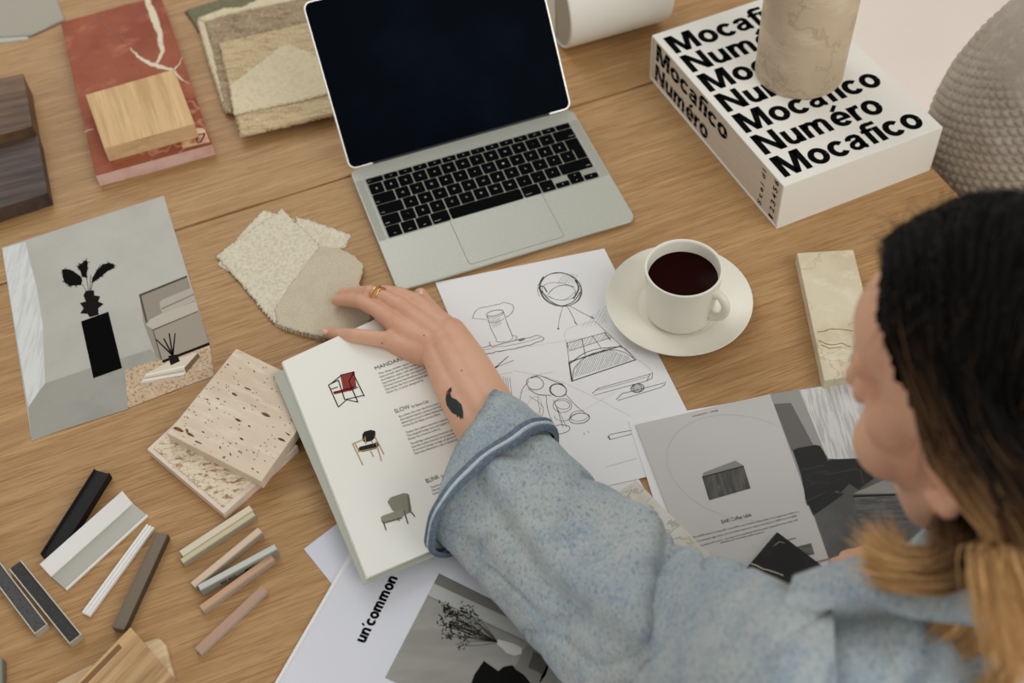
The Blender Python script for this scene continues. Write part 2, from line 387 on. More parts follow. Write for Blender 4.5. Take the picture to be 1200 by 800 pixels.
# ================================================================ white cylinder case behind the laptop
casem = M('white_case', c(226, 226, 218), .55, spec=.3); caseend = M('case_end', c(168, 168, 156), .6)
R1 = .062
pL = P(660, 62, 0); pR = P(776, 30, 0)
ax = (pR-pL); Lc = ax.length; axn = ax.normalized(); ortho = Vector((-axn.y, axn.x, 0))
case = empty('cylindrical_case', pL+ortho*(.03)+axn*(Lc/2)); tag(case, 'white cylindrical case lying behind the laptop screen', 'case')
def cyl_along(name, a, b, r0, r1, mat, parent, rim=.004, n=64):
    a = Vector(a); b = Vector(b); t = (b-a).normalized(); x = t.orthogonal().normalized(); yv = t.cross(x); V = []; Fc = []
    prof = [(0, .002), (r0-rim, .002), (r0-rim, 0), (r0-.0012, 0), (r0, .0012), (r1, (b-a).length-.0012), (r1-.0012, (b-a).length), (r1-rim, (b-a).length), (r1-rim, (b-a).length-.002), (0, (b-a).length-.002)]
    bm = lathe_bm(prof, n); m = Matrix((x, yv, t)).transposed().to_4x4(); m.translation = a
    if parent: m = root_m(parent).inverted() @ m
    bm.transform(m); o = from_bm(name, bm, mat, parent, True); e = o.modifiers.new('e', 'EDGE_SPLIT'); e.split_angle = .7; return o
ca = pL+ortho*.03+Vector((0, 0, R1)); cb = ca+axn*Lc
cyl_along('shell', ca, cb, R1, R1, casem, case)
cyl_along('end_disc', ca+axn*.0008, ca+axn*.004, R1-.0038, R1-.0038, caseend, case, .001)

# ================================================================ boxed set of books
slipm = M('slipcase_white', c(222, 220, 212), .5, spec=.3); spinem = M('spine_cream', c(206, 196, 180), .65)
BA = .3696; BW, BDp, BH = .2226, .3179, .0713; BO = Vector((.3738, 1.181, 0))
bx = Vector((math.cos(BA), math.sin(BA), 0)); by = Vector((-math.sin(BA), math.cos(BA), 0))
def B(x, y, z=0): return BO + bx*x + by*y + Vector((0, 0, z))
sl = empty('book_slipcase', BO, BA); tag(sl, 'white slipcase for the book set with huge black lettering on top', 'slipcase')
def sbox(name, x0, x1, y0, y1, z0, z1, mat=slipm, parent=sl, bev=.0008):
    o = from_bm(name, box_bm(x0, x1, y0, y1, z0, z1), mat, parent); bevel(o, bev) if bev else None; return o
hw, hd = BW/2, BDp/2; t_ = .0028
topp = sbox('top_panel', -hw, hw, -hd, hd, BH-t_, BH); sbox('bottom_panel', -hw, hw, -hd, hd, 0, t_)
sbox('side_panel', -hw, hw, -hd, -hd+t_, t_, BH-t_, bev=.0002); sbox('side_panel', -hw, hw, hd-t_, hd, t_, BH-t_, bev=.0002); sbox('back_panel', hw-t_, hw, -hd+t_, hd-t_, t_, BH-t_, bev=.0002)
geos = []
b7 = P(920, 208, BH); xs = (b7-BO).dot(bx); ysx = (b7-BO).dot(by); e7 = P(1088, 149, BH); wM = (e7-BO).dot(bx)-xs
b1 = P(794.4, 62.5, BH); sp_ = ((b1-BO).dot(by)-ysx)/6; capb = (P(901, 185, BH)-BO).dot(by)-ysx
wN = (P(1043, 132, BH)-BO).dot(bx)-(P(898, 180, BH)-BO).dot(bx)
for k in range(7):
    s, wd = (('Mocafico', wM), ('Numéro', wN))[k % 2]
    geos.append(bold_geo(s, B(xs, ysx+sp_*k, BH+.00015), B(xs+wd, ysx+sp_*k, BH+.00015), capb*.98, (0, 0, 1)))
lettering(geos, ink, sl)
# six volumes, each a book with its slice of the spine lettering
vh = (BH-2*t_)/6; sxo = -hw+.0012
spt = [bold_geo('Mocafico', B(sxo, hd-.012, BH*.55), B(sxo, hd-.192, BH*.55), .0262, -bx), bold_geo('Numéro', B(sxo, hd-.012, BH*.10), B(sxo, hd-.150, BH*.10), .0262, -bx)]
allV, allF = merge(spt)
for k in range(6):
    z0 = t_+vh*k; z1 = z0+vh
    vo = empty('book', B(0, 0, z0), BA); tag(vo, ('cream book with 1 on its spine, lowest in the slipcase', 'cream book with 2 on its spine, second from the slipcase bottom', 'cream book with 3 on its spine, just below the middle of the slipcase', 'cream book with 4 on its spine, just above the middle of the slipcase', 'cream book with 5 on its spine, second from the slipcase top', 'cream book with 6 on its spine, topmost in the slipcase')[k], 'book', 'books in the slipcase')
    sbox('spine', -hw+.0015, -hw+.003, -hd+t_+.0005, hd-t_-.0005, .0002, vh-.0004, spinem, vo, .0004)
    sbox('page_block', -hw+.003, hw-t_-.001, -hd+t_+.001, hd-t_-.001, .0004, vh-.0006, paper_warm, vo, 0)
    bmv = bmesh.new(); vv = [bmv.verts.new(v) for v in allV]
    for f in allF: bmv.faces.new([vv[i] for i in f])
    bmesh.ops.triangulate(bmv, faces=bmv.faces[:])
    for pz, nz in ((z0+.0003, -1), (z1-.0005, 1)):
        bmesh.ops.bisect_plane(bmv, geom=bmv.verts[:]+bmv.edges[:]+bmv.faces[:], plane_co=(0, 0, pz), plane_no=(0, 0, nz), clear_outer=True)
    zc = z0+vh*.22
    ex = []
    for ch, yy, hgt in (('Steidl'[k], -hd+.042, .0078), ('123456'[k], -hd+.016, .0088)):
        ex.append(text_geo(ch, B(sxo, yy-hgt/2, zc), B(sxo, yy-hgt/2, zc+(.0064 if ch not in 'il1' else (.0018 if ch in 'il' else .004))), hgt, -bx, .02))
    me = bpy.data.meshes.new('x'); bmv.to_mesh(me); bmv.free()
    V = [v.co.copy() for v in me.vertices]; Fc = [tuple(p.vertices) for p in me.polygons]; bpy.data.meshes.remove(me)
    if V: o = lettering([(V, Fc)], ink, vo, 'title_lettering'); o['kind'] = 'stuff'
    lettering([ex[0]], ink, vo, 'publisher_letter'); lettering([ex[1]], ink, vo, 'volume_numeral')
# travertine cylinder on the slipcase
stonem = M('travertine_cylinder', c(196, 178, 152), .6, [(6, ONE, c(176, 158, 132), .4, .65, .7), (14, (1, 1, 3), c(212, 198, 176), .5, .7, .7), (90, ONE, c(150, 132, 108), .62, .72, .6), (10, ONE, c(160, 140, 114), .0, .02, .5, 'vein')], bump=[(120, ONE, .3, .001)])
cb_ = P(936, 84, BH)
cyl = from_bm('stone_cylinder', lathe_bm([(0, 0), (.0535, 0), (.0548, .0013), (.0575, .19), (.0562, .1915), (0, .1915)], 96), stonem, None, True, (cb_.x, cb_.y, BH+.0003)); cyl.modifiers.new('e', 'EDGE_SPLIT').split_angle = .7
tag(cyl, 'beige travertine cylinder standing on the slipcase', 'stone block')

# ================================================================ textured pot on a plinth right of the table
potm = M('pot_clay', c(172, 162, 150), .85, [(5, ONE, c(150, 140, 128), .4, .65, .7), (60, ONE, c(190, 182, 170), .5, .7, .5), (150, ONE, c(110, 100, 90), .66, .74, .6)], bump=[(200, ONE, .5, .002)], spec=.2)
pc = Vector((.722, 1.12, -.20))
prof = []
nz_, na_ = 190, 460; V = []; Fc = []; rp = .170; hp = .42
for j in range(nz_+1):
    t = j/nz_
    z = hp*t; r = rp*(max(0., math.sin(math.pi*(.16+.78*t))))**.62
    if t > .93: r *= 1
    for i in range(na_):
        a = 2*math.pi*i/na_
        k = .5+.5*math.cos(46*a+j*1.15); k2 = .5+.5*math.cos(46*a-j*1.15)
        amp = .0045 if .22 < t < .62 else (.0012)
        fade = max(0, min(1, (t-.18)/.08))*max(0, min(1, (.80-t)/.06))
        rr = r - .0028*fade*(max(k, k2)**3) + .0022*noise.noise(Vector((math.cos(a)*6, math.sin(a)*6, z*25)))
        V.append((rr*math.cos(a), rr*math.sin(a), z))
for j in range(nz_):
    for i in range(na_): Fc.append((j*na_+i, j*na_+(i+1) % na_, (j+1)*na_+(i+1) % na_, (j+1)*na_+i))
Fc.append(tuple(range(na_))[::-1])
pot = mesh('clay_pot', V, Fc, potm, None, True); pot.location = pc
sm = pot.modifiers.new('s', 'SOLIDIFY'); sm.thickness = .008; sm.offset = -1
tag(pot, 'large round grey clay pot with netted relief at the table end', 'pot')
pl_ = slab('plinth', [(pc.x-.04, pc.y-.08), (pc.x+.09, pc.y-.08), (pc.x+.09, pc.y+.06), (pc.x-.04, pc.y+.06)], FZ, pc.z, m_wall, bev=.002); tag(pl_, 'white square plinth under the large clay pot', 'plinth')
# ================================================================ samples on the left
def wood(name, base, dark, light, sc_=1., spec=.3):
    return M(name, base, .55, [(8*sc_, (.5, 9, 1), dark, .42, .66, .8), (30*sc_, (.4, 8, 1), light, .5, .7, .5), (110*sc_, (.25, 7, 1), dark, .55, .68, .6)], bump=[(120*sc_, (.25, 8, 1), .3, .0005)], spec=spec)
wal1 = wood('walnut_light', c(112, 84, 60), c(58, 42, 32), c(140, 108, 80))
wal2 = wood('walnut_dark', c(84, 68, 60), c(36, 28, 24), c(108, 90, 80))
oakb = wood('oak_block', c(204, 170, 120), c(176, 138, 90), c(222, 190, 142), .7)
oak2 = wood('oak_sample', c(184, 150, 108), c(132, 98, 64), c(204, 172, 130), 1.1)
pine = wood('pale_wood', c(208, 184, 148), c(180, 150, 112), c(222, 202, 168))
def slabpx(name, px, z0, z1, mat, label=None, cat=None, group=None, bev=.0008, parent=None):
    o = slab(name, quad(px, z1), z0, z1, mat, parent, bev); return tag(o, label, cat, group) if label else o
# two walnut blocks
slabpx('walnut_block', [(-60, 104), (27, 86), (38, 148), (-50, 172)], 0, .036, wal1, 'brown walnut block at the left frame edge, behind the darker block', 'wood sample')
slabpx('walnut_block', [(-48, 180), (44, 158), (56, 226), (-38, 256)], 0, .022, wal2, 'dark smoked walnut block nearest the corner of the vase print', 'wood sample')
# grey cloth swatches
def fabric(name, pts, z0, th, mat, amp=.0006, fr=900, cell=.0016, jag=.0008, parent=None, lift=None):
    """a cloth piece: world xy polygon -> cell grid with woven relief and ragged edge"""
    pts = [Vector((p[0], p[1])) for p in pts]; n = len(pts)
    def inside(x, y):
        r = False
        for i in range(n):
            a, b = pts[i], pts[(i+1) % n]
            if (a.y > y) != (b.y > y) and x < (b.x-a.x)*(y-a.y)/(b.y-a.y)+a.x: r = not r
        return r
    e = (pts[1]-pts[0]).normalized(); f = Vector((-e.y, e.x)); o_ = pts[0]
    us = [(p-o_).dot(e) for p in pts]; vs = [(p-o_).dot(f) for p in pts]
    I = {}; V = []; Fc = []; cells = set()
    nu = int((max(us)-min(us))/cell)+2; nv = int((max(vs)-min(vs))/cell)+2
    for i in range(nu):
        for j in range(nv):
            a = min(us)+i*cell+cell/2; b = min(vs)+j*cell+cell/2; q = o_+e*a+f*b
            jx = noise.noise(Vector((q.x*400, q.y*400, 3)))*jag*2; jy = noise.noise(Vector((q.x*400, q.y*400, 9)))*jag*2
            if inside(q.x+jx, q.y+jy): cells.add((i, j))
    ce = sum(pts, Vector((0, 0)))/n
    def vid(i, j, top):
        k = (i, j, top)
        if k not in I:
            q = o_+e*(min(us)+i*cell)+f*(min(vs)+j*cell)
            edge = not all((a, b) in cells for a in (i-1, i) for b in (j-1, j))
            z = z0
            if top: z += th*(.45 if edge else 1) + amp*noise.noise(Vector((q.x*fr, q.y*fr, 0))) + amp*.6*noise.noise(Vector((q.x*fr*.3, q.y*fr*.3, 5)))
            if lift: z += lift(q)
            if edge: q = q + Vector((noise.noise(Vector((q.x*700, q.y*700, 1))), noise.noise(Vector((q.x*700, q.y*700, 2)))))*jag
            I[k] = len(V); V.append(Vector((q.x-ce.x, q.y-ce.y, z-z0)))
        return I[k]
    for (i, j) in cells:
        Fc.append((vid(i, j, 1), vid(i+1, j, 1), vid(i+1, j+1, 1), vid(i, j+1, 1)))
        Fc.append((vid(i, j, 0), vid(i, j+1, 0), vid(i+1, j+1, 0), vid(i+1, j, 0)))
        for (a, b, p, q) in (((i-1, j), 0, (i, j+1), (i, j)), ((i+1, j), 0, (i+1, j), (i+1, j+1)), ((i, j-1), 0, (i, j), (i+1, j)), ((i, j+1), 0, (i+1, j+1), (i, j+1))):
            if a not in cells: Fc.append((vid(*p, 1), vid(*p, 0), vid(*q, 0), vid(*q, 1)))
    o = mesh(name, V, Fc, mat, None, True)
    if parent: o.location = root_m(parent).inverted() @ Vector((ce.x, ce.y, z0)); o.rotation_euler = (0, 0, -parent.rotation_euler.z); o.parent = parent
    else: o.location = (ce.x, ce.y, z0)
    return o
def fq(px, z=0): return [P(x, y, z) for x, y in px]
greyf = M('grey_cloth', c(166, 162, 148), .9, [(700, ONE, c(146, 143, 130), .45, .6, .6)], spec=.1, sheen=.2)
greyl = M('pale_grey_cloth', c(186, 186, 178), .9, [(700, ONE, c(166, 166, 158), .45, .6, .6)], spec=.1)
tag(fabric('fabric_swatch', fq([(-30, 54), (33, 47), (36, 20), (-30, 20)]), 0, .0012, greyl, .0001), 'pale grey cloth corner peeking out under the darker grey swatch', 'fabric swatch')
tag(fabric('fabric_swatch', fq([(-30, 46), (37, 42), (76, 24), (62, -12), (-30, -12)], .0014), .0014, .0014, greyf, .0001), 'grey cloth swatch in the far corner beside the red marble', 'fabric swatch')
# red marble tile and oak block on it
redm = M('red_marble', c(152, 86, 62), .65, [(7, ONE, c(128, 62, 46), .40, .66, .8), (16, (1, 1.6, 1), c(186, 122, 92), .52, .72, .7), (3, (1.2, .8, 1), c(196, 160, 130), .0, .006, .5, 'vein'), (60, ONE, c(106, 54, 42), .6, .72, .5)], spec=.15)
rme = M('red_marble_sawn_edge', c(214, 182, 172), .6, [(30, ONE, c(196, 150, 138), .45, .7, .7)])
tile = slabpx('marble_tile', [(71, 26), (188, -6), (248.5, 168), (112, 205)], 0, .019, redm, 'red marble tile with pale veins and a sawn pink front edge', 'stone sample')
a, b = P(112, 205, .019), P(248.5, 168, .019); dn = Vector((0, 0, 1)).cross((b-a).normalized())
mi = root_m(tile).inverted()
def on_child(name, pts, mat, parent): return mesh(name, pts, [tuple(range(len(pts)))], mat, parent)
fr = -dn if dn.dot(Vector((0, -1, 0))) < 0 else dn
on_child('sawn_edge', [a+fr*.0012+Vector((0, 0, -.0005)), b+fr*.0012+Vector((0, 0, -.0005)), b+fr*.0012+Vector((0, 0, -.0187)), a+fr*.0012+Vector((0, 0, -.0187))], rme, tile)
zt = .0193; veinm = M('calcite_vein', c(204, 190, 162), .4, [(60, ONE, c(176, 150, 120), .5, .7, .6)])
def vein(pts, ws, name='vein', parent=tile, z=zt, mat=veinm, up=Vector((0, 0, 1))):
    pp = []; 
    w2 = []
    for (x0, y0), (x1, y1), wa, wb_ in zip(pts, pts[1:], ws, ws[1:]):
        for k in range(6):
            t = k/6; q = P(x0+(x1-x0)*t, y0+(y1-y0)*t, z); h = noise.noise(q*130)*.0013
            pp.append(q+Vector((h, h*.6, 0))); w2.append((wa+(wb_-wa)*t)*(1+.4*noise.noise(q*300)))
    pp.append(P(*pts[-1], z)); w2.append(ws[-1]); V, Fc = ribbon_geo(pp, w2); return mesh(name, V, Fc, mat, parent)
vein([(172, -2), (180, 20), (187, 38), (190, 60), (184, 74)], [.007, .010, .008, .006, .004])
vein([(152, 56), (162, 66), (174, 74), (186, 78), (203, 82)], [.0008, .004, .006, .008, .004])
vein([(112, 19), (122, 30), (140, 42), (152, 56)], [.0005, .0015, .0012, .001], mat=M('dark_vein', c(120, 52, 42), .4))
vein([(203, 82), (210, 75), (214, 66)], [.003, .0015, .0008]); vein([(203, 82), (212, 92), (222, 98)], [.003, .002, .0008]); vein([(99, 155), (104, 152), (110, 151)], [.0015, .0015, .001])
patchm = M('vein_patch', c(214, 180, 140), .4, [(60, ONE, c(170, 90, 70), .45, .6, .8)])
o = on_child('pale_patch', [P(x, y, zt) for x, y in ((212, 164), (214, 174), (246, 166), (239, 150), (229, 150), (228, 158))], patchm, tile)
vein([(231, 158), (240, 156), (236, 166), (231, 168), (231, 158)], [.0015, .002, .0015, .001, .0012], mat=ink, z=.0196)
ob = slabpx('oak_block', [(228, 145), (204, 81), (100, 111), (122, 174)], .0192, .042, oakb, 'pale oak block lying on the red marble tile', 'wood sample')
# end grain arcs on the front face
a, b = P(122, 174, .042), P(228, 145, .042); d_ = (b-a); nn = Vector((d_.y, -d_.x, 0)).normalized()
for k in range(5):
    pts = [a+d_*t+nn*.0004+Vector((0, 0, -.021+.0035*k+.012*(1-(2*t-1.0)**2)*(1-.1*k))) for t in [i/14 for i in range(15)]]
    pts = [p for p in pts if p.z < .0412 and p.z > .0198]
    if len(pts) > 2: V, Fc = ribbon_geo(pts, .0005, nn); mesh('growth_ring', V, Fc, M('ring_tone', c(176, 138, 92), .6) if k == 0 else bpy.data.materials['ring_tone'], ob)
on_child('end_grain', [a+nn*.0002+Vector((0,0,-.0006)), b+nn*.0002+Vector((0,0,-.0006)), b+nn*.0002+Vector((0,0,-.0222)), a+nn*.0002+Vector((0,0,-.0222))], M('end_grain', c(212, 182, 138), .6, [(60, ONE, c(190, 156, 110), .45, .65, .6)]), ob)
# rug samples
felt = M('olive_felt', c(126, 122, 98), .95, [(300, ONE, c(104, 101, 80), .4, .6, .7)], bump=[(500, ONE, .5, .001)], spec=.05)
rugb = M('brown_rug', c(164, 144, 118), .95, [(90, (.5, 2, 1), c(124, 104, 84), .42, .62, .8), (400, (1, .3, 1), c(196, 180, 154), .5, .66, .6)], bump=[(350, (1, .4, 1), .8, .0015)], spec=.05)
fleece = M('cream_fleece', c(214, 202, 172), .95, [(200, ONE, c(196, 182, 150), .45, .65, .6)], bump=[(300, ONE, .8, .002)], spec=.05)
rugp = M('beige_rug', c(196, 176, 140), .95, [(100, (.5, 2.5, 1), c(160, 136, 104), .46, .64, .75), (400, (1, .3, 1), c(216, 202, 172), .5, .66, .6)], bump=[(350, (1, .4, 1), .7, .0012)], spec=.05)
tag(fabric('felt_swatch', fq([(217, 15), (305, -14), (330, 30), (260, 90), (245, 56)]), 0, .005, felt, .0004, 300, .002), 'olive green felt swatch lowest in the rug sample pile', 'fabric swatch')
br = empty('rug_sample', P(310, 60, .0055), 0); tag(br, 'brown ribbed rug sample with cream fleece edge, under the beige sample', 'rug sample')
fabric('pile', fq([(240, 24), (364, -6), (400, 90), (272, 129), (263, 130)], .010), .0055, .0055, rugb, .0006, 300, .0018, parent=br)
fabric('fleece_edge', fq([(230, 22), (240, 26), (252, 62), (272, 130), (263, 130), (242, 66)], .010), .0052, .0050, fleece, .0008, 300, .0018, parent=br)
fabric('fleece_edge', fq([(230, 22), (262, 10), (285, 8), (308, -4), (345, -12), (366, -8), (366, -2), (310, 9), (270, 18), (240, 27)], .010), .0052, .0066, fleece, .0008, 300, .0018, parent=br)
bg = empty('rug_sample', P(320, 100, .0118), 0); tag(bg, 'beige rug sample with a cream wool patch, topmost beside the screen', 'rug sample')
fabric('pile', fq([(281, 159), (256, 50), (357, 27), (372, 23), (415, 122), (388, 134)], .016), .0118, .0050, rugp, .0006, 300, .0018, parent=bg)
fabric('wool_patch', fq([(268.5, 100), (329, 54), (340, 52), (366, 62), (392, 76), (400, 106), (357, 117), (274, 134)], .019), .0172, .0022, fleece, .0008, 300, .0018, parent=bg)

# ================================================================ photo print with the vase
FL = Flat(.0006)
pr = sheet('photo_print', [(2, 290), (192, 229), (252, 440), (37, 516)], FL, tone(172, 170, 161, .4), None, .0004, 0)
tag(pr, 'printed photo of a black vase of pampas on a plinth', 'print')
def pp(name, px, col, off=.0001, par=None, pl=None): return patch(name, px, pl or FL, off, tone(*col) if isinstance(col, tuple) else col, par or pr)
wallt = M('print_wall', c(174, 172, 163), .45, [(9, ONE, c(160, 158, 149), .4, .65, .6)])
curt = M('print_curtain', c(206, 208, 206), .5, [(30, (6, .5, 1), c(182, 184, 182), .45, .6, .7)])
woven = M('print_woven_rug', c(190, 164, 132), .5, [(300, (1, 1, 1), c(132, 98, 68), .5, .6, .8), (60, ONE, c(212, 196, 170), .5, .7, .5)])
pp('printed_wall', [(20, 286), (192, 230), (245, 402), (176, 410), (106, 432), (53, 449), (40, 380)], wallt, .00005)
pp('printed_curtain', [(2.5, 291), (30, 283), (36, 310), (43, 336), (50, 380), (51, 406), (53, 449), (46, 458), (33, 477)], curt, .0001)
pp('printed_floor', [(33, 477), (46, 458), (53, 449), (106, 431), (176, 409), (190, 421), (146, 433), (150, 479), (37, 515)], M('print_floor', c(150, 148, 139), .5, [(12, ONE, c(136, 134, 126), .4, .6, .6)]), .0001)
pp('printed_rug', [(146.6, 433), (190, 420), (245, 401), (251.5, 439), (150, 478)], woven, .00012)
pp('printed_sofa', [(163.5, 345.7), (219, 323.5), (245, 401), (189, 421.5), (183, 418), (170, 383), (168, 376)], tone(140, 131, 118), .00014)
pp('printed_sofa_seam', [(162.7, 345), (219, 322.6), (219.6, 324.8), (165.5, 346.6), (173, 377), (171, 378)], tone(84, 76, 66), .00016)
pp('printed_seat', [(171, 381), (176, 374), (190, 367), (229, 353), (232, 364), (180, 386)], tone(178, 172, 158), .00018)
pp('printed_cushion', [(187, 354), (190, 351), (224, 337), (229, 352), (191, 367.5), (188, 362)], tone(170, 163, 150), .0002)
pp('printed_cushion_seam', [(189, 361), (227, 344), (227.4, 345.5), (190, 362.5)], tone(124, 116, 104), .00022)
pp('printed_sofa_front', [(179, 386.6), (232, 365), (244, 401), (189.5, 421)], tone(150, 141, 127), .00019)
pp('printed_sofa_seam', [(178.5, 386), (232, 364), (232.3, 365), (180, 387), (190, 421), (188.6, 421.4)], tone(92, 84, 74), .00021)
pp('printed_sofa_shadow', [(190, 422), (245, 401), (246, 404), (191, 425)], tone(30, 28, 26), .00021)
pp('printed_books', [(164.6, 449.6), (168, 443), (172, 437), (195, 425), (226, 414), (233, 412.5), (234, 418), (217.5, 437)], tone(206, 196, 176), .00022)
for k, (y0, col) in enumerate(((437.5, (226, 222, 212)), (441.5, (170, 160, 144)), (444, (224, 220, 212)), (447.5, (180, 170, 154)))):
    pp('printed_book_edge', [(171-k*2, y0+1), (216, y0-9.5+k*1.2), (216.4, y0-7.6+k*1.2), (170-k*2, y0+2.6)], col, .00024)
pp('printed_book_side', [(216, 431), (232, 413), (234.5, 418), (218, 437)], tone(112, 94, 72), .00024)
pp('printed_jar', [(197, 417), (207, 415), (211, 423), (200, 428)], tone(34, 28, 26), .00028)
for x, y in ((182.6, 397), (191.6, 396), (198, 390), (205, 390)): pp('printed_reed', [(201.5, 417), (x-.6, y+.6), (x+.9, y), (203.5, 416)], tone(34, 34, 30), .00027)
pp('printed_plinth', [(95, 376.5), (127, 365), (143, 431), (109.5, 443)], tone(10, 10, 10), .0003)
pp('printed_vase', [(100.5, 340.5), (110, 340), (110.6, 346), (117.4, 347), (115, 353), (121.4, 356), (115, 361), (115.6, 368.6), (105, 371.5), (102.7, 367.5), (94, 367), (98, 361), (93.7, 355), (100.5, 353), (97.8, 346)], tone(28, 26, 24), .00032)
def plume(px, n=40):
    """feathery outline: the polygon plus fine barbs"""
    V = [FL.at(x, y, .0003) for x, y in px]; geo = [(V, [tuple(range(len(V)))])]
    for k in range(n):
        i = random.randrange(len(px)); t = random.random(); (x0, y0), (x1, y1) = px[i], px[(i+1) % len(px)]
        x, y = x0+(x1-x0)*t, y0+(y1-y0)*t; a = random.uniform(0, 6.28); l = random.uniform(1, 3.2)
        geo.append(ribbon_geo([FL.at(x, y, .0003), FL.at(x+l*math.cos(a), y+l*math.sin(a), .0003)], .0007))
    V, Fc = merge(geo); o = mesh('printed_plume', V, Fc, tone(20, 18, 18), pr); o['kind'] = 'stuff'
plume([(72.4, 315.7), (79, 315), (86, 318), (94, 323), (96.5, 328), (95, 334), (88, 334), (82.5, 335), (76, 331), (73.5, 325)])
plume([(91, 312), (96, 308), (101, 304.5), (103, 307), (102, 318), (101, 325), (96, 324), (94, 317)])
plume([(108, 331.5), (108, 326), (113, 317), (120, 310), (128, 307.5), (134, 310), (134, 314), (128, 316), (122, 321), (113, 328)])
for a, b in (((96, 333), (101, 341)), ((101, 325), (103.5, 341)), ((108, 331), (106, 341)), ((106, 322), (105, 341))): pp('printed_stem', [a, (a[0]+.8, a[1]), (b[0]+.8, b[1]), b], tone(90, 84, 76), .00029)

# ================================================================ boucle swatches
bouc = M('boucle_ivory', c(216, 208, 188), .95, [(260, ONE, c(192, 182, 158), .42, .6, .7), (700, ONE, c(228, 222, 206), .5, .65, .5)], bump=[(420, ONE, .6, .0015)], spec=.05)
weav = M('open_weave', c(204, 193, 170), .95, [(900, (1, 1, 1), c(164, 150, 124), .5, .62, .7), (50, ONE, c(190, 178, 154), .45, .65, .5)], bump=[(900, ONE, .8, .0008)], spec=.05)
tag(fabric('boucle_swatch', fq([(255, 311), (267, 318), (300, 300), (330, 262), (324, 251), (308, 247), (282, 275)]), 0, .002, bouc, .0006, 500, .0014), 'ivory boucle scrap lowest in the pile, on the side toward the vase print', 'fabric swatch')
tag(fabric('boucle_swatch', fq([(347, 255), (362, 258), (411, 276), (405, 290), (380, 300), (340, 290)]), 0, .002, bouc, .0006, 500, .0014, .0012), 'ivory scrap with a frayed corner pointing at the laptop', 'fabric swatch')
tag(fabric('boucle_swatch', fq([(254, 301), (282, 279), (331, 246), (376, 290), (390, 320), (345, 384), (320, 378), (284, 335)], .002), .0022, .0026, bouc, .0011, 420, .0014, .0012), 'ivory looped boucle square lying over the scraps', 'fabric swatch')
wv = fabric('woven_swatch', fq([(322, 362), (340, 335), (375, 289), (398, 291), (415, 300), (426, 310), (424, 322), (421, 332), (427, 350), (434, 372), (430, 385), (400, 398), (375, 394), (345, 387), (325, 380)], .005), .0050, .0012, weav, .0004, 900, .0012, .0006)
tag(wv, 'cream open weave swatch with fringed hem under the fingertips', 'fabric swatch')
fg = []
for k in range(90):
    t = k/89; pts = [(322, 362), (323, 379), (345, 387.5), (375, 395), (402, 398), (431, 386)] ; 
    s = t*(len(pts)-2); i = min(int(s), len(pts)-3)+1; (x0, y0), (x1, y1) = pts[i], pts[i+1]; x = x0+(x1-x0)*(s-i+1); y = y0+(y1-y0)*(s-i+1)
    q = P(x, y-1.5, .006); e_ = P(x+random.uniform(-1, 1), y+3.4, .002); fg.append(tube_bm([q, (q+e_)/2+Vector((0, 0, .0008)), e_], .00033, 4))
V = []; Fc = []
for bm in fg:
    bm.verts.index_update(); o_ = len(V); V += [v.co.copy() for v in bm.verts]; Fc += [tuple(v.index+o_ for v in f.verts) for f in bm.faces]; bm.free()
fo = mesh('fringe', V, Fc, bouc, wv); fo['kind'] = 'stuff'

# ================================================================ travertine tiles
trav = M('travertine', c(212, 196, 174), .55, [(4, (1, 5, 1), c(196, 176, 150), .42, .66, .7), (14, (1, 6, 1), c(224, 212, 194), .5, .7, .7), (55, (.8, 2.2, 1), c(150, 116, 72), .675, .72, .9), (20, ONE, c(202, 184, 160), .45, .7, .4)], bump=[(55, (.8, 2.2, 1), .3, .001)])
travr = M('travertine_rough', c(222, 208, 184), .75, [(90, (1, 2.6, 1), c(150, 112, 68), .50, .64, .9), (260, ONE, c(120, 88, 54), .57, .68, .8)], bump=[(160, (1, 2, 1), .8, .002)])
trave = M('travertine_edge', c(218, 202, 186), .6, [(40, (1, 1, 4), c(204, 184, 166), .45, .7, .5)])
t2 = slabpx('travertine_tile', [(262, 602), (172, 526), (256, 448), (349, 522)], 0, .0115, trave, 'rough faced travertine tile lying under the smooth one', 'stone sample')
def relief(name, px, z, mat, parent, amp, cell=.0011):
    o = fabric(name, fq(px, z), z, amp, mat, amp*.9, 420, cell, .0006, parent=parent); return o
relief('rough_face', [(261, 594), (180, 526), (215, 494), (300, 560)], .0113, travr, t2, .0016)
t1 = slabpx('travertine_tile', [(306, 564), (195.4, 507.6), (276.8, 408), (381, 458)], .0130, .0265, trav, 'smooth pitted travertine tile on top, partly under the magazine', 'stone sample')
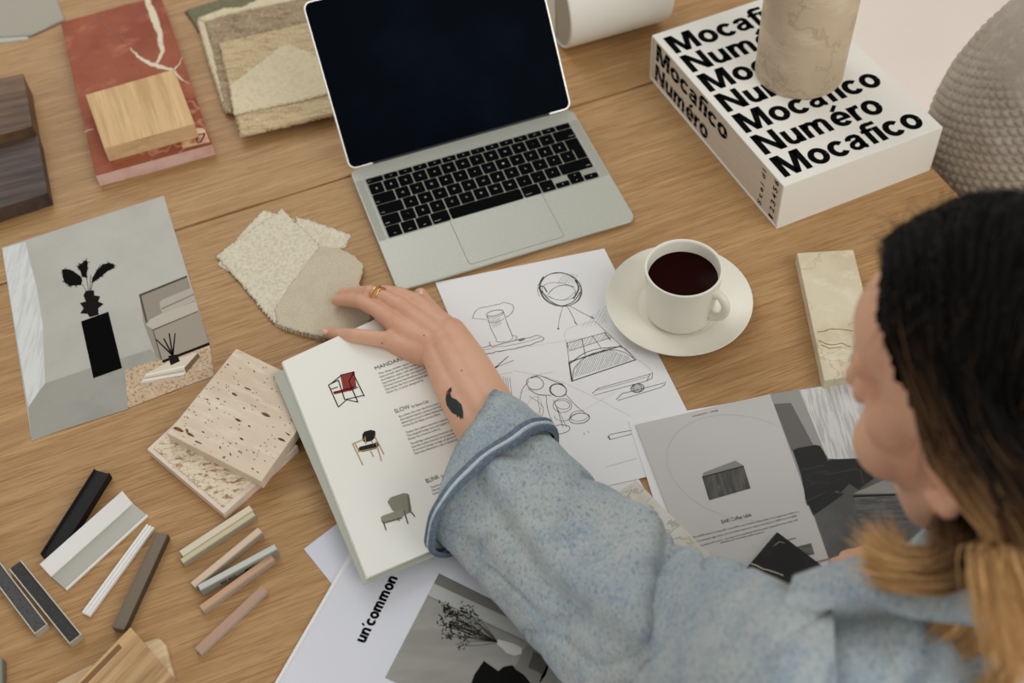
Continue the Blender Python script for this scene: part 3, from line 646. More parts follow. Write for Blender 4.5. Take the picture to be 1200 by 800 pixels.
# pits: dark hollows
pitm = M('pit', c(128, 96, 62), .9, [(500, ONE, c(70, 50, 34), .4, .6, .8)], spec=.05)
pits = []
for x, y, l, h in [(275, 462, 7, 3.4), (286, 478, 3, 1.6), (312, 486, 11, 4), (279, 492, 8, 3), (292, 499, 3, 2.4), (283, 514, 5, 2.6), (290, 455, 10, 2.2), (267, 427, 3, 2), (264, 430, 2, 1.4), (209, 503, 14, 4.5), (223, 509, 9, 4), (232, 518, 9, 2.2), (219, 504, 4, 4), (330, 515, 10, 3.2), (338, 509, 4, 2), (258, 524, 2.4, 3), (262, 536, 3, 2), (270, 532, 2, 4), (281, 529, 6, 1.8), (255, 467, 4, 1.4), (243, 468, 4, 1.2), (296, 549, 3, 2), (302, 553, 3, 1.6), (238, 506, 4, 1.5), (297, 417, 5, 1.6), (309, 424, 12, 1.8), (322, 431, 6, 2)] + [(random.uniform(215, 345), random.uniform(425, 540), random.uniform(1, 2.6), random.uniform(.8, 1.6)) for _ in range(150)]:
    # keep inside the tile face
    q = [(306, 564), (195.4, 507.6), (276.8, 408), (381, 458)]; ok = True
    for (ax_, ay_), (bx_, by_) in zip(q, q[1:]+q[:1]):
        if (bx_-ax_)*(y-ay_)-(by_-ay_)*(x-ax_) < 250: ok = False
    if not ok: continue
    pc_ = P(x, y, .0267); nP = 11; V = []
    for i in range(nP):
        a = 2*math.pi*i/nP; r = 1+.45*noise.noise(Vector((x+math.cos(a)*1.3, y+math.sin(a)*1.3, 1)))
        dx, dy = l/2*math.cos(a)*r, h/2*math.sin(a)*r; V.append(P(x+dx*.93-dy*-.0+dy*.2, y+dy+dx*.36, .0267))
    pits.append((V, [tuple(range(nP))[::-1]]))
V, Fc = merge(pits); o = mesh('pits', V, Fc, pitm, t1); o['kind'] = 'stuff'

# ================================================================ profiles
def prof_mat(n, r, g, b, metal=.25, rough=.4): return M(n, c(r, g, b), rough, metal=metal, spec=.35)
pblack = prof_mat('profile_black', 12, 12, 12, 0, .6); pwhite = prof_mat('profile_white', 226, 226, 224, 0, .4); pgrey = prof_mat('profile_grey', 172, 171, 160, .2)
ptaupe = prof_mat('profile_taupe', 112, 100, 84, .15); pside = prof_mat('profile_dark_side', 70, 60, 50, .1); pfleck = M('inlay_granite', c(44, 44, 42), .6, [(500, ONE, c(78, 78, 76), .56, .66, .8)]); psilver = prof_mat('profile_silver', 186, 184, 174, .45, .35)
def pframe(px, z):
    """px: four corners of the top face: start-left,start-right,end-right,end-left -> empty at base with X along length"""
    q = [P(x, y, z) for x, y in px]; s = (q[0]+q[1])/2; e = (q[2]+q[3])/2; d = e-s; L_ = Vector((d.x, d.y)).length; W_ = ((q[1]-q[0]).length+(q[2]-q[3]).length)/2
    return s, math.atan2(d.y, d.x), L_, W_
def profile(label, px, h, section, parts_extra=None, z0=.0003, group='sample profiles scattered by the tiles'):
    """section: list of (name, [(y,z)...] closed outline in fractions of width/height, material)"""
    s, a, L_, W_ = pframe(px, z0+h); r = empty('profile_sample', (s.x, s.y, z0), a); tag(r, label, 'profile sample', group)
    for nm, pts, mt in section:
        V = [(0, y*W_, z*h) for y, z in pts] + [(L_, y*W_, z*h) for y, z in pts]; n = len(pts)
        Fc = [tuple(range(n)), tuple(range(2*n-1, n-1, -1))] + [(i, n+i, n+(i+1) % n, (i+1) % n) for i in range(n)]
        me_o = mesh(nm, V, Fc, mt, r, world=False); bm = bmesh.new(); bm.from_mesh(me_o.data); bmesh.ops.recalc_face_normals(bm, faces=bm.faces); bm.to_mesh(me_o.data); bm.free()
        bevel(me_o, .0003, 1)
    return r, L_, W_
BOX = [(-.5, 0), (.5, 0), (.5, 1), (-.5, 1)]
# 1 black channel
profile('matt black metal channel, darkest of the profile samples', [(47, 649), (65.8, 654), (129, 554), (109.7, 548.6)], .010,
        [('channel', [(-.5, 0), (.5, 0), (.5, 1), (.42, 1), (.42, .75), (-.42, .75), (-.42, 1), (-.5, 1)], pblack)])
# 2 white L: frame by base flange (grey), vertical flange on the far side
s, a, L_, W_ = pframe([(61, 676), (77.6, 692), (173, 605), (157, 590)], .001)
r = empty('profile_sample', (s.x, s.y, .0003), a); tag(r, 'wide white angle profile with a grey inner face', 'profile sample', 'sample profiles scattered by the tiles')
o = from_bm('flange', box_bm(0, L_, -W_/2, W_/2, 0, .0016), pgrey, r); bevel(o, .0003)
o = from_bm('edge_lip', box_bm(0, L_, -W_/2-.0005, -W_/2+.0012, .0, .0030), pwhite, r); bevel(o, .0003)
V = [(0, W_/2, 0), (0, W_/2+.0016, 0), (0, W_/2+.0116, .0150), (0, W_/2+.0100, .0156)]; V += [(L_, y, z) for _, y, z in V]
o = mesh('upright_flange', V, [(0, 1, 2, 3), (7, 6, 5, 4), (0, 4, 5, 1), (1, 5, 6, 2), (2, 6, 7, 3), (3, 7, 4, 0)], pwhite, r, world=False)
# 3 thin white ribbed
profile('narrow white ribbed strip between the angle and the taupe profile', [(95.5, 716.6), (104.6, 721.7), (180.5, 617), (172, 614)], .004,
        [('strip', [(-.5, 0), (.5, 0), (.5, 1), (.3, 1), (.3, .6), (.12, .6), (.12, 1), (-.12, 1), (-.12, .6), (-.3, .6), (-.3, 1), (-.5, 1)], pwhite)])
# 4 taupe
profile('taupe channel profile with a dark side face', [(131, 735), (143, 737.5), (196, 625), (182, 623.5)], .010,
        [('channel', [(-.5, 0), (.32, 0), (.32, 1), (-.5, 1)], ptaupe), ('side_lip', [(.32, 0), (.5, 0), (.5, .93), (.32, .93)], pside)]) if 0 else None
r, L_, W_ = profile('taupe channel profile with a dark side face', [(131, 735), (145, 737.5), (197, 625), (182, 623.5)], .009, [('channel', [(-.5, 0), (.5, 0), (.5, 1), (.36, 1.06), (.3, 1), (-.5, 1)], ptaupe)])
o = from_bm('side_face', box_bm(0, L_, -W_/2-.0006, -W_/2+.0002, .0005, .0085), pside, r)
# 5,6 trays with flecked inlay
def tray(label, px, inl):
    s, a, L_, W_ = pframe(px, .009); r = empty('profile_sample', (s.x, s.y, .0003), a); tag(r, label, 'profile sample', 'flecked inlay trays at the left edge')
    t = .0012; hw_ = W_/2
    for y0, y1 in ((-hw_, -hw_+t), (hw_-t, hw_)): bevel(from_bm('rim', box_bm(0, L_, y0, y1, 0, .009), psilver, r), .0003)
    bevel(from_bm('end_rim', box_bm(0, t, -hw_+t, hw_-t, 0, .009), psilver, r), .0003)
    from_bm('inlay', box_bm(t, L_, -hw_+t, hw_-t, 0, .0075), inl, r)
tray('tray profile with mid grey flecked inlay, outermost on the left', [(40.5, 743), (55.7, 731.5), (-14, 640), (-30, 650)], M('inlay_grey', c(74, 73, 72), .6, [(500, ONE, c(44, 44, 44), .5, .64, .8)]))
tray('tray profile with near black flecked inlay', [(81, 755), (96, 743), (23.6, 655.5), (10.8, 666.7)], pfleck)
# 7..11 pale bars
def bar(label, px, col, col2, ht=.009, z0=.0003):
    top = prof_mat('bar_'+'_'.join(map(str, col)), *col, .1, .45); sd = prof_mat('barside_'+'_'.join(map(str, col2)), *col2, .25, .4)
    s, a, L_, W_ = pframe(px, z0+ht); r = empty('profile_sample', (s.x, s.y, z0), a); tag(r, label, 'profile sample', 'pale metal bars')
    bevel(from_bm('body', box_bm(0, L_, -W_/2, W_/2, 0, ht-.0006), sd, r), .0003); bevel(from_bm('top_face', box_bm(.0003, L_-.0003, -W_/2+.0009, W_/2-.0003, ht-.0007, ht), top, r), .0002); return r, L_, W_
bar('ivory bar lying nearest the rough travertine tile', [(210, 646), (214, 651.5), (297, 599), (292, 590.5)], (206, 196, 172), (176, 170, 152))
bar('khaki bar pressed against the ivory bar', [(211, 655), (214.5, 660), (299, 604.5), (297, 598)], (192, 182, 148), (162, 156, 138), .008)
bar('pale rose bar, third from the tile', [(223, 683), (228.5, 688), (308, 624), (302, 617)], (204, 182, 158), (172, 160, 144), .008)
r, L_, W_ = bar('silvery grey bar leaning over the rose bars with dark print on its side', [(231.5, 685.5), (234.5, 692), (325, 644), (322, 636.4)], (186, 190, 182), (150, 148, 138), .012, .0003)
V, Fc = merge([text_geo(t, Vector((x, -W_/2-.0004, .004)), Vector((x+l, -W_/2-.0004, .004)), .0040, (0, -1, 0), .02) for t, x, l in (('SG 012', .020, .016), ('MAT 04', .046, .018))]); mesh('printed_code', V, Fc, ink, r, world=False)
bar('copper rose bar, beside the silvery bar', [(233, 709.6), (238, 716), (322, 655), (316.8, 648.7)], (190, 152, 122), (176, 164, 150), .008)
bar('brown rose bar lying apart from the others', [(228, 759), (234, 765), (313, 692), (306, 685.5)], (176, 142, 120), (186, 176, 164), .007)
bar('stub of a grey bar at the lower left frame corner', [(-14, 820), (2, 822), (2, 776), (-14, 770)], (130, 130, 122), (110, 108, 100), .010)
# oak and pale samples at the bottom
po = slabpx('pale_wood_sample', [(58, 802), (96, 783), (166, 752), (186, 745.5), (194, 754), (204, 792), (206, 850), (60, 850)], 0, .008, pine, 'pale wood offcut with rounded corner under the oak sample', 'wood sample', bev=.003)
oo = slabpx('oak_sample', [(40, 848), (153, 734), (250, 848), (150, 960)], .0083, .022, oak2, 'oak board sample with a chamfered strip, lying on the pale offcut', 'wood sample')
Vs = [P(x, y, .0222) for x, y in ((153, 735), (160, 743), (58, 850), (42, 850))]; mesh('light_strip', Vs, [(0, 1, 2, 3)], oakb, oo)
Vs = [P(x, y, .0224) for x, y in ((139, 754), (143, 758.5), (66, 838), (62, 833))]; mesh('saw_groove', Vs, [(0, 1, 2, 3)], wood('groove', c(124, 90, 60), c(100, 70, 44), c(150, 112, 76)), oo)

# ================================================================ tea cup, saucer, stone
china = M('china_cream', c(228, 225, 212), .28, [(4, ONE, c(220, 216, 202), .4, .7, .5)], spec=.45)
tea = M('black_tea', c(30, 8, 6), .2, spec=.12)
SC = Vector((.1930, .8815, 0))
sau = from_bm('saucer', lathe_bm([(0, .0035), (.0455, .0035), (.047, .0042), (.050, .0060), (.062, .0085), (.0805, .0145), (.0828, .0160), (.0832, .0150), (.0815, .0125), (.062, .0060), (.048, .0012), (.046, 0), (.040, 0), (.038, .001), (0, .001)], 96), china, None, True, (SC.x, SC.y, .0012)); bevel(sau, .0004)
tag(sau, 'cream saucer under the teacup, overlapping the sketch sheet', 'saucer')
top_c = P(801.5, 313, .078); cc = Vector((top_c.x, top_c.y, .0050)); hc = .0730
cup = empty('teacup', cc, 0); tag(cup, 'straight sided cream teacup standing on the saucer', 'cup')
ro = .0432
bm = lathe_bm([(0, .0015), (.030, .0015), (.031, 0), (.0345, 0), (.037, .002), (.0385, .006), (.0408, .040), (ro-.0004, hc-.002), (ro, hc-.0008), (ro-.0012, hc), (ro-.0030, hc-.0008), (ro-.0036, hc-.003), (.0372, .040), (.0350, .010), (.030, .0050), (0, .0045)], 96)
body = from_bm('body', bm, china, cup, True)
bm = lathe_bm([(0, hc-.0165), (.0385, hc-.0165), (.0390, hc-.0162), (.0380, hc-.0175), (0, hc-.0175)], 64); from_bm('tea', bm, tea, cup, True)
ha = math.radians(-42); hd_ = Vector((math.cos(ha), math.sin(ha), 0))
hp_ = [(.0400, .056), (.0470, .0575), (.0535, .053), (.0565, .045), (.0560, .035), (.0520, .027), (.0460, .0215), (.0395, .0190)]
# smooth the handle path
def catmull(p, n=5):
    out = []; p = [Vector(q) for q in p]
    for i in range(len(p)-1):
        a, b, c2, d = p[max(i-1, 0)], p[i], p[i+1], p[min(i+2, len(p)-1)]
        for k in range(n):
            t = k/n; out.append(.5*((2*b)+(c2-a)*t+(2*a-5*b+4*c2-d)*t*t+(3*b-a-3*c2+d)*t**3))
    out.append(p[-1]); return out
hpts = catmull([hd_*r_+Vector((0, 0, z_)) for r_, z_ in hp_])
from_bm('handle', tube_bm(hpts, [.0058 if i < 4 or i > len(hpts)-5 else .0050 for i in range(len(hpts))], 14), china, cup, True)
cream = M('cream_quartzite', c(206, 196, 170), .45, [(9, ONE, c(186, 172, 140), .42, .66, .7), (40, ONE, c(220, 212, 192), .5, .7, .6), (9, (1, 1, 1), c(160, 140, 104), .0, .008, .5, 'vein')])
st = slabpx('stone_tile', [(934, 296), (1000, 292), (1036, 434), (966, 446)], .0012, .0182, cream, 'cream veined stone tile between teacup and the woman\'s head', 'stone sample', bev=.0012)
cv = M('brown_vein', c(132, 108, 74), .6)
for pts in ([(957, 389), (966, 388), (974, 385), (985, 386), (1000, 388)], [(959, 399), (967, 402), (976, 404), (986, 402), (997, 406)], [(962, 404), (972, 408), (986, 406)]): vein(pts, [.0010]*len(pts), parent=st, z=.0184, mat=cv)
# ================================================================ papers in the middle
# sketch sheet
FS = Flat(.0016)
sk = sheet('sketch_sheet', [(510, 331), (708, 291), (836, 541), (618, 590)], FS, paper, None, .0004)
tag(sk, 'white sheet covered with pencil furniture sketches', 'paper')
pencil = M('pencil', c(64, 60, 56), .7, [(900, ONE, c(110, 106, 100), .45, .6, .6)], spec=.1); pencil_l = M('pencil_light', c(150, 147, 142), .7, spec=.1)
strokes = {'d': [], 'l': []}
def st_(pts, w_=1., k='d', wob=.35, closed=False, cm=True):
    if closed: pts = list(pts)+[pts[0]]
    q = catmull([(x, y, 0) for x, y in pts], 4) if cm and len(pts) > 2 else [Vector((pts[0][0]+(pts[-1][0]-pts[0][0])*t/6, pts[0][1]+(pts[-1][1]-pts[0][1])*t/6, 0)) for t in range(7)] if len(pts) == 2 else [Vector((x, y, 0)) for x, y in pts]
    q = [Vector((v.x+wob*noise.noise(Vector((v.x*.15, v.y*.15, len(strokes['d'])*.7))), v.y+wob*noise.noise(Vector((v.x*.15, v.y*.15, 7+len(strokes['d'])*.7))), 0)) for v in q]
    z = .00010+.00002*(len(strokes[k]) % 5)
    strokes[k].append(ribbon_geo([FS.at(v.x, v.y, z) for v in q], [w_*.00072*(.75+.5*abs(noise.noise(v*.3))) for v in q]))
def ell(cx, cy, rx, ry, rot=0, a0=0, a1=360, n=20):
    cr_, sr_ = math.cos(math.radians(rot)), math.sin(math.radians(rot)); out = []
    for i in range(n+1):
        t = math.radians(a0+(a1-a0)*i/n); x, y = rx*math.cos(t), ry*math.sin(t); out.append((cx+x*cr_-y*sr_, cy+x*sr_+y*cr_))
    return out
def hatch(poly, dx, dy, step, k='l', w_=.8):
    """parallel strokes clipped to a pixel polygon"""
    n_ = math.hypot(dx, dy); dx, dy = dx/n_, dy/n_; nx, ny = -dy, dx
    pr_ = [x*nx+y*ny for x, y in poly]; s = min(pr_)+step*.5
    while s < max(pr_):
        ts = []
        for (x0, y0), (x1, y1) in zip(poly, poly[1:]+poly[:1]):
            a, b = x0*nx+y0*ny-s, x1*nx+y1*ny-s
            if a*b < 0: t = a/(a-b); x = x0+(x1-x0)*t; y = y0+(y1-y0)*t; ts.append(x*dx+y*dy)
        ts.sort()
        for a, b in zip(ts[::2], ts[1::2]): st_([(nx*s+dx*a, ny*s+dy*a), (nx*s+dx*b, ny*s+dy*b)], w_, k, .25)
        s += step*random.uniform(.75, 1.25)
# round chair (zoom 540,310 @6.664)
st_(ell(657, 339, 25, 19.5, 12), 1.5, closed=False); st_(ell(657, 339, 24, 19, 16), 1.0); st_(ell(656, 340, 26, 20, 6, 150, 400), .8); st_(ell(655, 341, 20, 10, 8), .8); st_(ell(656, 338, 24, 20, 20, 100, 200), 2.0)
st_([(642, 345), (650, 337), (662, 334), (673, 336)], 1.4); st_([(642, 346), (652, 351), (664, 350), (674, 342)], .7); st_([(631, 338), (636, 335), (641, 342)], 2.2); st_([(634, 340), (644, 352), (658, 358), (672, 353), (680, 342)], 1.9); st_([(674, 328), (678, 338), (672, 350)], 2.4)
for k in range(7): st_([(654+k*3, 333-k*.3), (657+k*3, 326), (661+k*2.6, 321)], .6, 'l')
st_([(660, 358), (656, 372), (654, 384)], .8); st_([(664, 358), (671, 370), (675, 379)], 1.); st_([(667, 358), (682, 366), (694, 372)], 1.); st_([(653, 385), (655.5, 385)], 3); st_([(692, 371), (696, 373)], 2.4); st_([(673, 377), (676, 380)], 2)
# cylinder side table
st_([(553, 373), (556, 368), (561, 362), (568, 359), (577, 358), (586, 356), (594, 355), (601, 357), (602.5, 361), (600, 366), (596, 370), (592, 372)], 1., wob=1.6); st_([(553, 373), (562, 373.6), (571, 374.5)], .7)
st_(ell(580, 366.5, 10, 3, -12, 0, 360, 14), 1.3); st_(ell(580, 368.5, 10, 3.2, -12, 0, 180, 10), .8); st_([(571, 369), (575, 384), (582, 398)], 1.); st_([(590, 365), (595, 380), (601, 395)], 1.1); st_(ell(591, 397, 10, 3.4, -10, 0, 180, 10), .9); st_(ell(581, 374, 9.6, 3.2, -12, 0, 180, 10), .7)
hatch([(573, 375), (586, 372), (588, 380), (578, 384)], 1, -1.4, 2)
st_([(574, 400), (577, 405), (592, 402), (606, 398), (618, 396), (628, 393), (637, 396), (633, 400), (620, 404), (604, 408), (586, 411), (570, 415), (562, 410), (570, 406), (576, 403)], 1.2, wob=1.4); st_([(564, 411), (580, 407), (600, 404), (618, 400), (634, 395)], .8, wob=1); st_([(601, 393), (606, 394), (604, 398)], .9); st_([(608, 399), (615, 397)], 2.6)
st_([(584, 428), (580, 431), (596, 417)], 1.3); st_([(581, 430), (602, 422)], .8); st_([(580, 431), (583, 429)], 3); st_([(560, 444), (600, 436)], .5, 'l'); 
for k in range(10): st_([(574+k*2.6, 440+k*.2), (578+k*2.4+random.uniform(-1, 1), 462+k*.6)], .6)
# big folded stool
A_ = [(667, 424), (728, 405), (746, 421), (671, 446)]
st_(A_+[A_[0]], 2.2, cm=False, wob=.6); st_([(668, 426), (684, 414), (704, 408), (727, 406)], 1.6); st_([(668, 425), (690, 416), (726, 406), (744, 421)], 1.2); st_([(671, 445), (674, 430), (690, 416), (712, 410), (730, 412), (744, 421)], 1.2); st_([(667, 424), (670, 447)], 2.6)
hatch([(673, 442), (676, 428), (692, 416), (714, 409), (736, 417), (740, 422)], 1, -2.1, 1.9, 'd', .55)
Bq = [(664, 402), (711, 389), (717, 395), (667, 411)]; st_(Bq+[Bq[0]], 1.2, cm=False); hatch(Bq, 1, -1.6, 2.4, 'l', .8); st_([(682, 397), (686, 416)], 1.3); st_([(694, 393), (704, 407)], 1.1); st_([(708, 389), (715, 398)], 1.6)
st_([(664, 401), (667, 424)], .9); st_([(697, 376), (728, 405)], .8); st_([(728, 405), (765, 435)], .5, 'l'); st_([(664, 402), (664, 386), (697, 376)], .4, 'l'); hatch([(680, 384), (690, 372), (710, 358), (712, 378)], .6, -1, 3.2, 'l', .5)
# planks with ball
for q in ([(694, 461), (701, 455), (762, 438), (765, 436), (764, 443), (758, 446), (696, 463)], [(722, 468), (729, 461), (777, 449), (780, 447), (779, 451), (774, 454), (724, 469)]): st_(q, 1.1, cm=False); 
st_([(701, 455), (703, 456.5), (760, 441)], .7); st_([(758, 446), (762, 438)], .9); st_(ell(747, 454.5, 7.6, 5, -8), 1.6); st_(ell(747, 454.5, 5, 5, 30), .9); hatch(ell(747, 454.5, 7, 4.6, 0)[:-1], 1, -.6, 1.6, 'd', .7)
# cylinders
def tilt_cyl(x0, y0, x1, y1, rx, ry, rot, w_=1.):
    st_(ell(x0, y0, rx, ry, rot), w_); st_(ell(x1, y1, rx, ry, rot), w_*1.2); st_(ell(x1+.6, y1+.4, rx*.96, ry*.94, rot+6), w_*.8)
tilt_cyl(627, 449, 654, 457, 10, 7.5, 10, 1.2); st_([(622, 443), (632, 440), (648, 446), (660, 450)], 1.4); st_([(619, 455), (630, 462), (646, 463)], 1.3); st_([(609, 470), (612, 456), (620, 446)], .9); st_([(609, 470), (622, 486), (640, 494)], .7); st_([(640, 463), (642, 480), (650, 500)], .9); st_([(663, 462), (676, 476), (691, 488)], .9)
st_(ell(656, 503, 12, 5, -8), 1.1); st_(ell(679, 490, 12, 6, -8), 1.2); st_(ell(679, 487, 11, 6, -8, 0, 300), .8); st_(ell(659, 475, 11, 8, 0), .9); st_(ell(659, 474, 9, 5, 10), .9); st_([(652, 476), (660, 500)], 1.); st_([(648, 468), (664, 500)], .7); st_(ell(660, 488, 10, 5, 0, 0, 200), .7); st_([(630, 465), (634, 490)], .6); st_([(620, 464), (636, 476), (634, 492)], .7); st_(ell(626, 476, 8, 12, 20), .5, 'l')
st_([(622, 440), (648, 436)], .5, 'l'); st_([(602, 434), (660, 448), (740, 488)], .35, 'l'); st_([(640, 505), (720, 460)], .35, 'l'); st_([(560, 415), (690, 395)], .3, 'l')
st_([(713, 513), (715, 509), (740, 504)], 1.); st_([(714, 515), (740, 508.5)], .9); st_([(713, 511), (715, 515)], 1.8); st_([(710, 547), (746, 537)], .6, 'l'); st_([(684, 507), (685, 509)], 1.); st_([(689, 505), (690, 507)], .8); st_([(699, 291.5), (702, 293)], .5, 'l')
for k, m_ in (('d', pencil), ('l', pencil_l)):
    o = lettering(strokes[k], m_, sk, 'pencil_drawing'); o['kind'] = 'stuff'
tag(sheet('paper_sheet', [(560, 520), (740, 545), (770, 600), (600, 640)], Flat(.0009), paper, None, .0004), 'blank white sheet just under the sketch sheet edge', 'paper')
# catalogue with coffee table
FC = Flat(.0046)
ct = empty('catalogue', P(870, 560, 0), 0); tag(ct, 'open catalogue showing a coffee table and a black sofa', 'catalogue')
pg_t = M('catalogue_page', c(192, 190, 187), .5, [(3, ONE, c(186, 184, 181), .4, .6, .4)], spec=.3)
sheet('under_page', [(736.5, 493), (1050, 438), (1150, 640), (800, 690)], Flat(.0028), paper, ct, .0012)
sheet('left_page', [(744.6, 497.5), (902.5, 461.5), (971, 654), (818, 690)], FC, pg_t, ct, .0014)
rp_ = sheet('right_page', [(902.7, 461.5), (1054, 437), (1140, 625), (971, 654)], Flat(.0047), tone(150, 149, 146), ct, .0014)
FR = Flat(.0049); FLp = Flat(.0047)
wallp = tone(150, 148, 144)
patch('printed_wall', [(902.7, 462), (937, 457), (972, 540), (929, 528)], FR, 0, wallp, ct)
patch('printed_panel', [(907, 473), (927, 472), (953, 521), (928, 528)], FR, .00006, tone(108, 106, 103), ct)
cur2 = M('printed_curtain', c(204, 203, 200), .5, [(40, (8, .6, 1), c(166, 165, 162), .45, .6, .8)])
patch('printed_curtain', [(936.5, 457), (1050, 438), (1085, 520), (1010, 540), (970, 537)], FR, .00004, cur2, ct)
patch('printed_floor', [(929, 528), (1010, 538), (1085, 515), (1140, 624), (971, 653.5)], FR, .00002, M('print_dark_floor', c(96, 95, 93), .5, [(14, ONE, c(70, 69, 68), .4, .65, .7)]), ct)
sofa_d = M('printed_leather', c(24, 25, 25), .45, [(40, (1, 3, 1), c(60, 61, 61), .56, .7, .6)])
for px in ([(929, 527.5), (934, 525), (955, 521), (961, 522), (966, 530), (970, 541), (967, 546), (938, 552)], [(968, 541), (975, 538), (1000, 537), (1010, 537), (1016, 545), (1024, 560), (1006, 573), (995, 566), (985, 577), (975, 570), (966, 575), (946, 592), (938, 552), (966, 546)], [(940, 556), (965, 548), (970, 556), (992, 566), (975, 578), (944, 586)], [(946, 588), (970, 576), (990, 578), (953, 604)]): patch('printed_sofa', px, FR, .0001+.00002*len(px), sofa_d, ct)
V, Fc = merge([ribbon_geo([FR.at(*p_, .0004) for p_ in l], .0007) for l in ([(936, 551), (966, 545)], [(967, 556), (1005, 549)], [(968, 576), (944, 588)], [(1008, 550), (1012, 566)])]); mesh('printed_sofa_seams', V, Fc, tone(78, 78, 77), ct)
stnp = M('printed_stone', c(96, 95, 92), .5, [(40, (1, 5, 1), c(66, 65, 63), .42, .62, .8), (90, ONE, c(124, 123, 120), .56, .7, .5)])
patch('printed_coffee_table', [(1000, 578), (1008, 616), (1040, 616), (1068, 618), (1084, 604), (1073, 570)], FR, .0002, stnp, ct); patch('printed_table_top', [(1000, 578), (1037, 562), (1073, 570), (1062, 578)], FR, .00024, tone(140, 138, 134), ct)
patch('printed_table_line', [(1000, 580), (1062, 578), (1062, 580), (1000, 582.5)], FR, .00028, tone(50, 50, 48), ct)
patch('printed_box', [(822.7, 558.4), (871.4, 545.4), (879.6, 572), (831, 586)], FLp, .00004, M('printed_travertine', c(88, 86, 82), .5, [(30, (6, 1, 1), c(56, 55, 52), .4, .62, .85), (80, (4, 1, 1), c(116, 114, 110), .54, .7, .5)]), ct)
patch('printed_box_top', [(822.7, 558.4), (824.5, 553.5), (861.7, 539.4), (871.4, 545.4)], FLp, .00006, tone(134, 131, 126), ct); patch('printed_box_rim', [(822.7, 558.2), (871.4, 545.2), (871.6, 546.6), (823.2, 559.6)], FLp, .00008, tone(60, 58, 56), ct)
cn = [FLp.at(x, y, .00004) for x, y in ell(872, 548, 92, 60, 14, 60, 290, 60)]
V, Fc = ribbon_geo(cn, .0005); mesh('printed_circle', V, Fc, tone(180, 177, 172), ct)
def tx_(s, a, b, cap, pl=FLp, bold=0.): return text_geo(s, pl.at(*a, .00006), pl.at(*b, .00006), cap, pl.n, bold)
L4 = [tx_('BARI Coffee table', (846.5, 613.5), (881, 604.5), .0042)]
L4 += [tx_('The LINES series is a beautiful, monolithic and timeless coffee table. In its upper part there is a', (812, 630.5), (936.5, 599.8), .0019),
       tx_('kind of recessed edge, which will even better expose the objects standing on it. BARI is an incredibly', (813, 636), (934.5, 604.6), .0019),
       tx_('unique piece of furniture – its unique form combined with the stones selected for the project will', (817, 641), (934.8, 609.6), .0019),
       tx_('perfectly suit minimalist, subtle interiors.', (844.8, 636.6), (896, 623.6), .0019), tx_('Basse – uncommon', (840.5, 480), (811.5, 487), .0020), tx_('Basalto', (921, 634), (933, 631), .0022)]
lettering(L4, ink, ct)
patch('printed_sample', [(932, 641), (950.5, 636), (954.5, 649), (936, 653)], FLp, .0001, stnp, ct)
# marble slab on the catalogue edge, black marble
mw_ = M('white_marble', c(214, 212, 202), .35, [(12, ONE, c(186, 182, 164), .42, .62, .6), (16, (1, 1.3, 1), c(140, 136, 116), .0, .02, .6, 'vein'), (40, ONE, c(222, 220, 208), .5, .7, .5)])
mr_ = slabpx('marble_slab', [(690, 600), (745, 561.5), (862, 680), (790, 730)], .0052, .0125, mw_, 'white green-veined marble slab beside the denim sleeve', 'stone sample')
mb = M('black_marble', c(22, 22, 20), .22, [(30, ONE, c(40, 38, 32), .5, .7, .6)], spec=.3)
bmk = slabpx('black_marble_tile', [(865, 676), (910.5, 622.5), (966, 664), (930, 720)], .0052, .0125, mb, 'black marble tile with a white vein on the catalogue', 'stone sample')
vein([(880, 660), (888, 663), (900, 668), (918, 674)], [.0014, .0020, .0016, .0016], parent=bmk, z=.0127, mat=M('white_vein', c(160, 150, 132), .4))
vein([(906, 640), (914, 634), (920, 636)], [.0003, .0006, .0003], parent=bmk, z=.0127, mat=bpy.data.materials['white_vein'])
# sheets under the magazine
tag(sheet('paper_sheet', [(356, 643), (450, 572), (500, 640), (392, 688)], Flat(.0009), paper_blue, None, .0004), 'small bluish white sheet corner sticking out below the magazine', 'paper')
FU = Flat(.0052)
um = empty('uncommon_brochure', P(480, 740, 0), 0); um.name = 'brochure'; tag(um, 'white brochure with bold black title and a photo of a dried flower vase', 'brochure')
pblu = M('brochure_page', c(208, 210, 218), .5, [(3, ONE, c(200, 203, 212), .4, .6, .4)], spec=.3)
sheet('back_page', [(465, 552), (300, 838), (640, 980), (722, 668)], Flat(.0030), paper, um, .0016)
sheet('front_page', [(470, 554), (306, 838), (640, 980), (722, 668)], FU, pblu, um, .0016)
def gt(a, b): return FU.at(a, b, .00012)
lettering([bold_geo('un´common', gt(427.5, 753.5), gt(466.5, 677), (gt(419, 749)-gt(427.5, 753.5)).length*1.38, (0, 0, 1), 1.3)], ink, um)
sepw = M('printed_backdrop', c(144, 143, 136), .5, [(10, (1, 4, 1), c(128, 127, 120), .4, .65, .7)])
pic = [(514.5, 671.5), (451, 794), (560, 850), (690, 870), (668, 772)]
def up(name, px, col, k): return patch(name, px, FU, .00006+.00004*k, tone(*col) if isinstance(col, tuple) else col, um)
up('printed_scene', [(514.5, 671.5), (451, 794), (620, 870), (700, 790), (625, 726)], sepw, 0)
up('printed_wall_band', [(514.5, 671.5), (508.5, 683), (604, 727), (650, 748), (625, 726)], tone(116, 115, 110), 1)
up('printed_ledge', [(508, 683.5), (501, 697), (616, 751), (660, 776), (652, 752), (606, 729)], (170, 171, 168), 2)
up('printed_ledge_shadow', [(501, 697), (500.5, 698.4), (613, 751.6), (616, 750)], (126, 126, 122), 3)
geo = []; random.seed(3)
root_ = (583, 752)
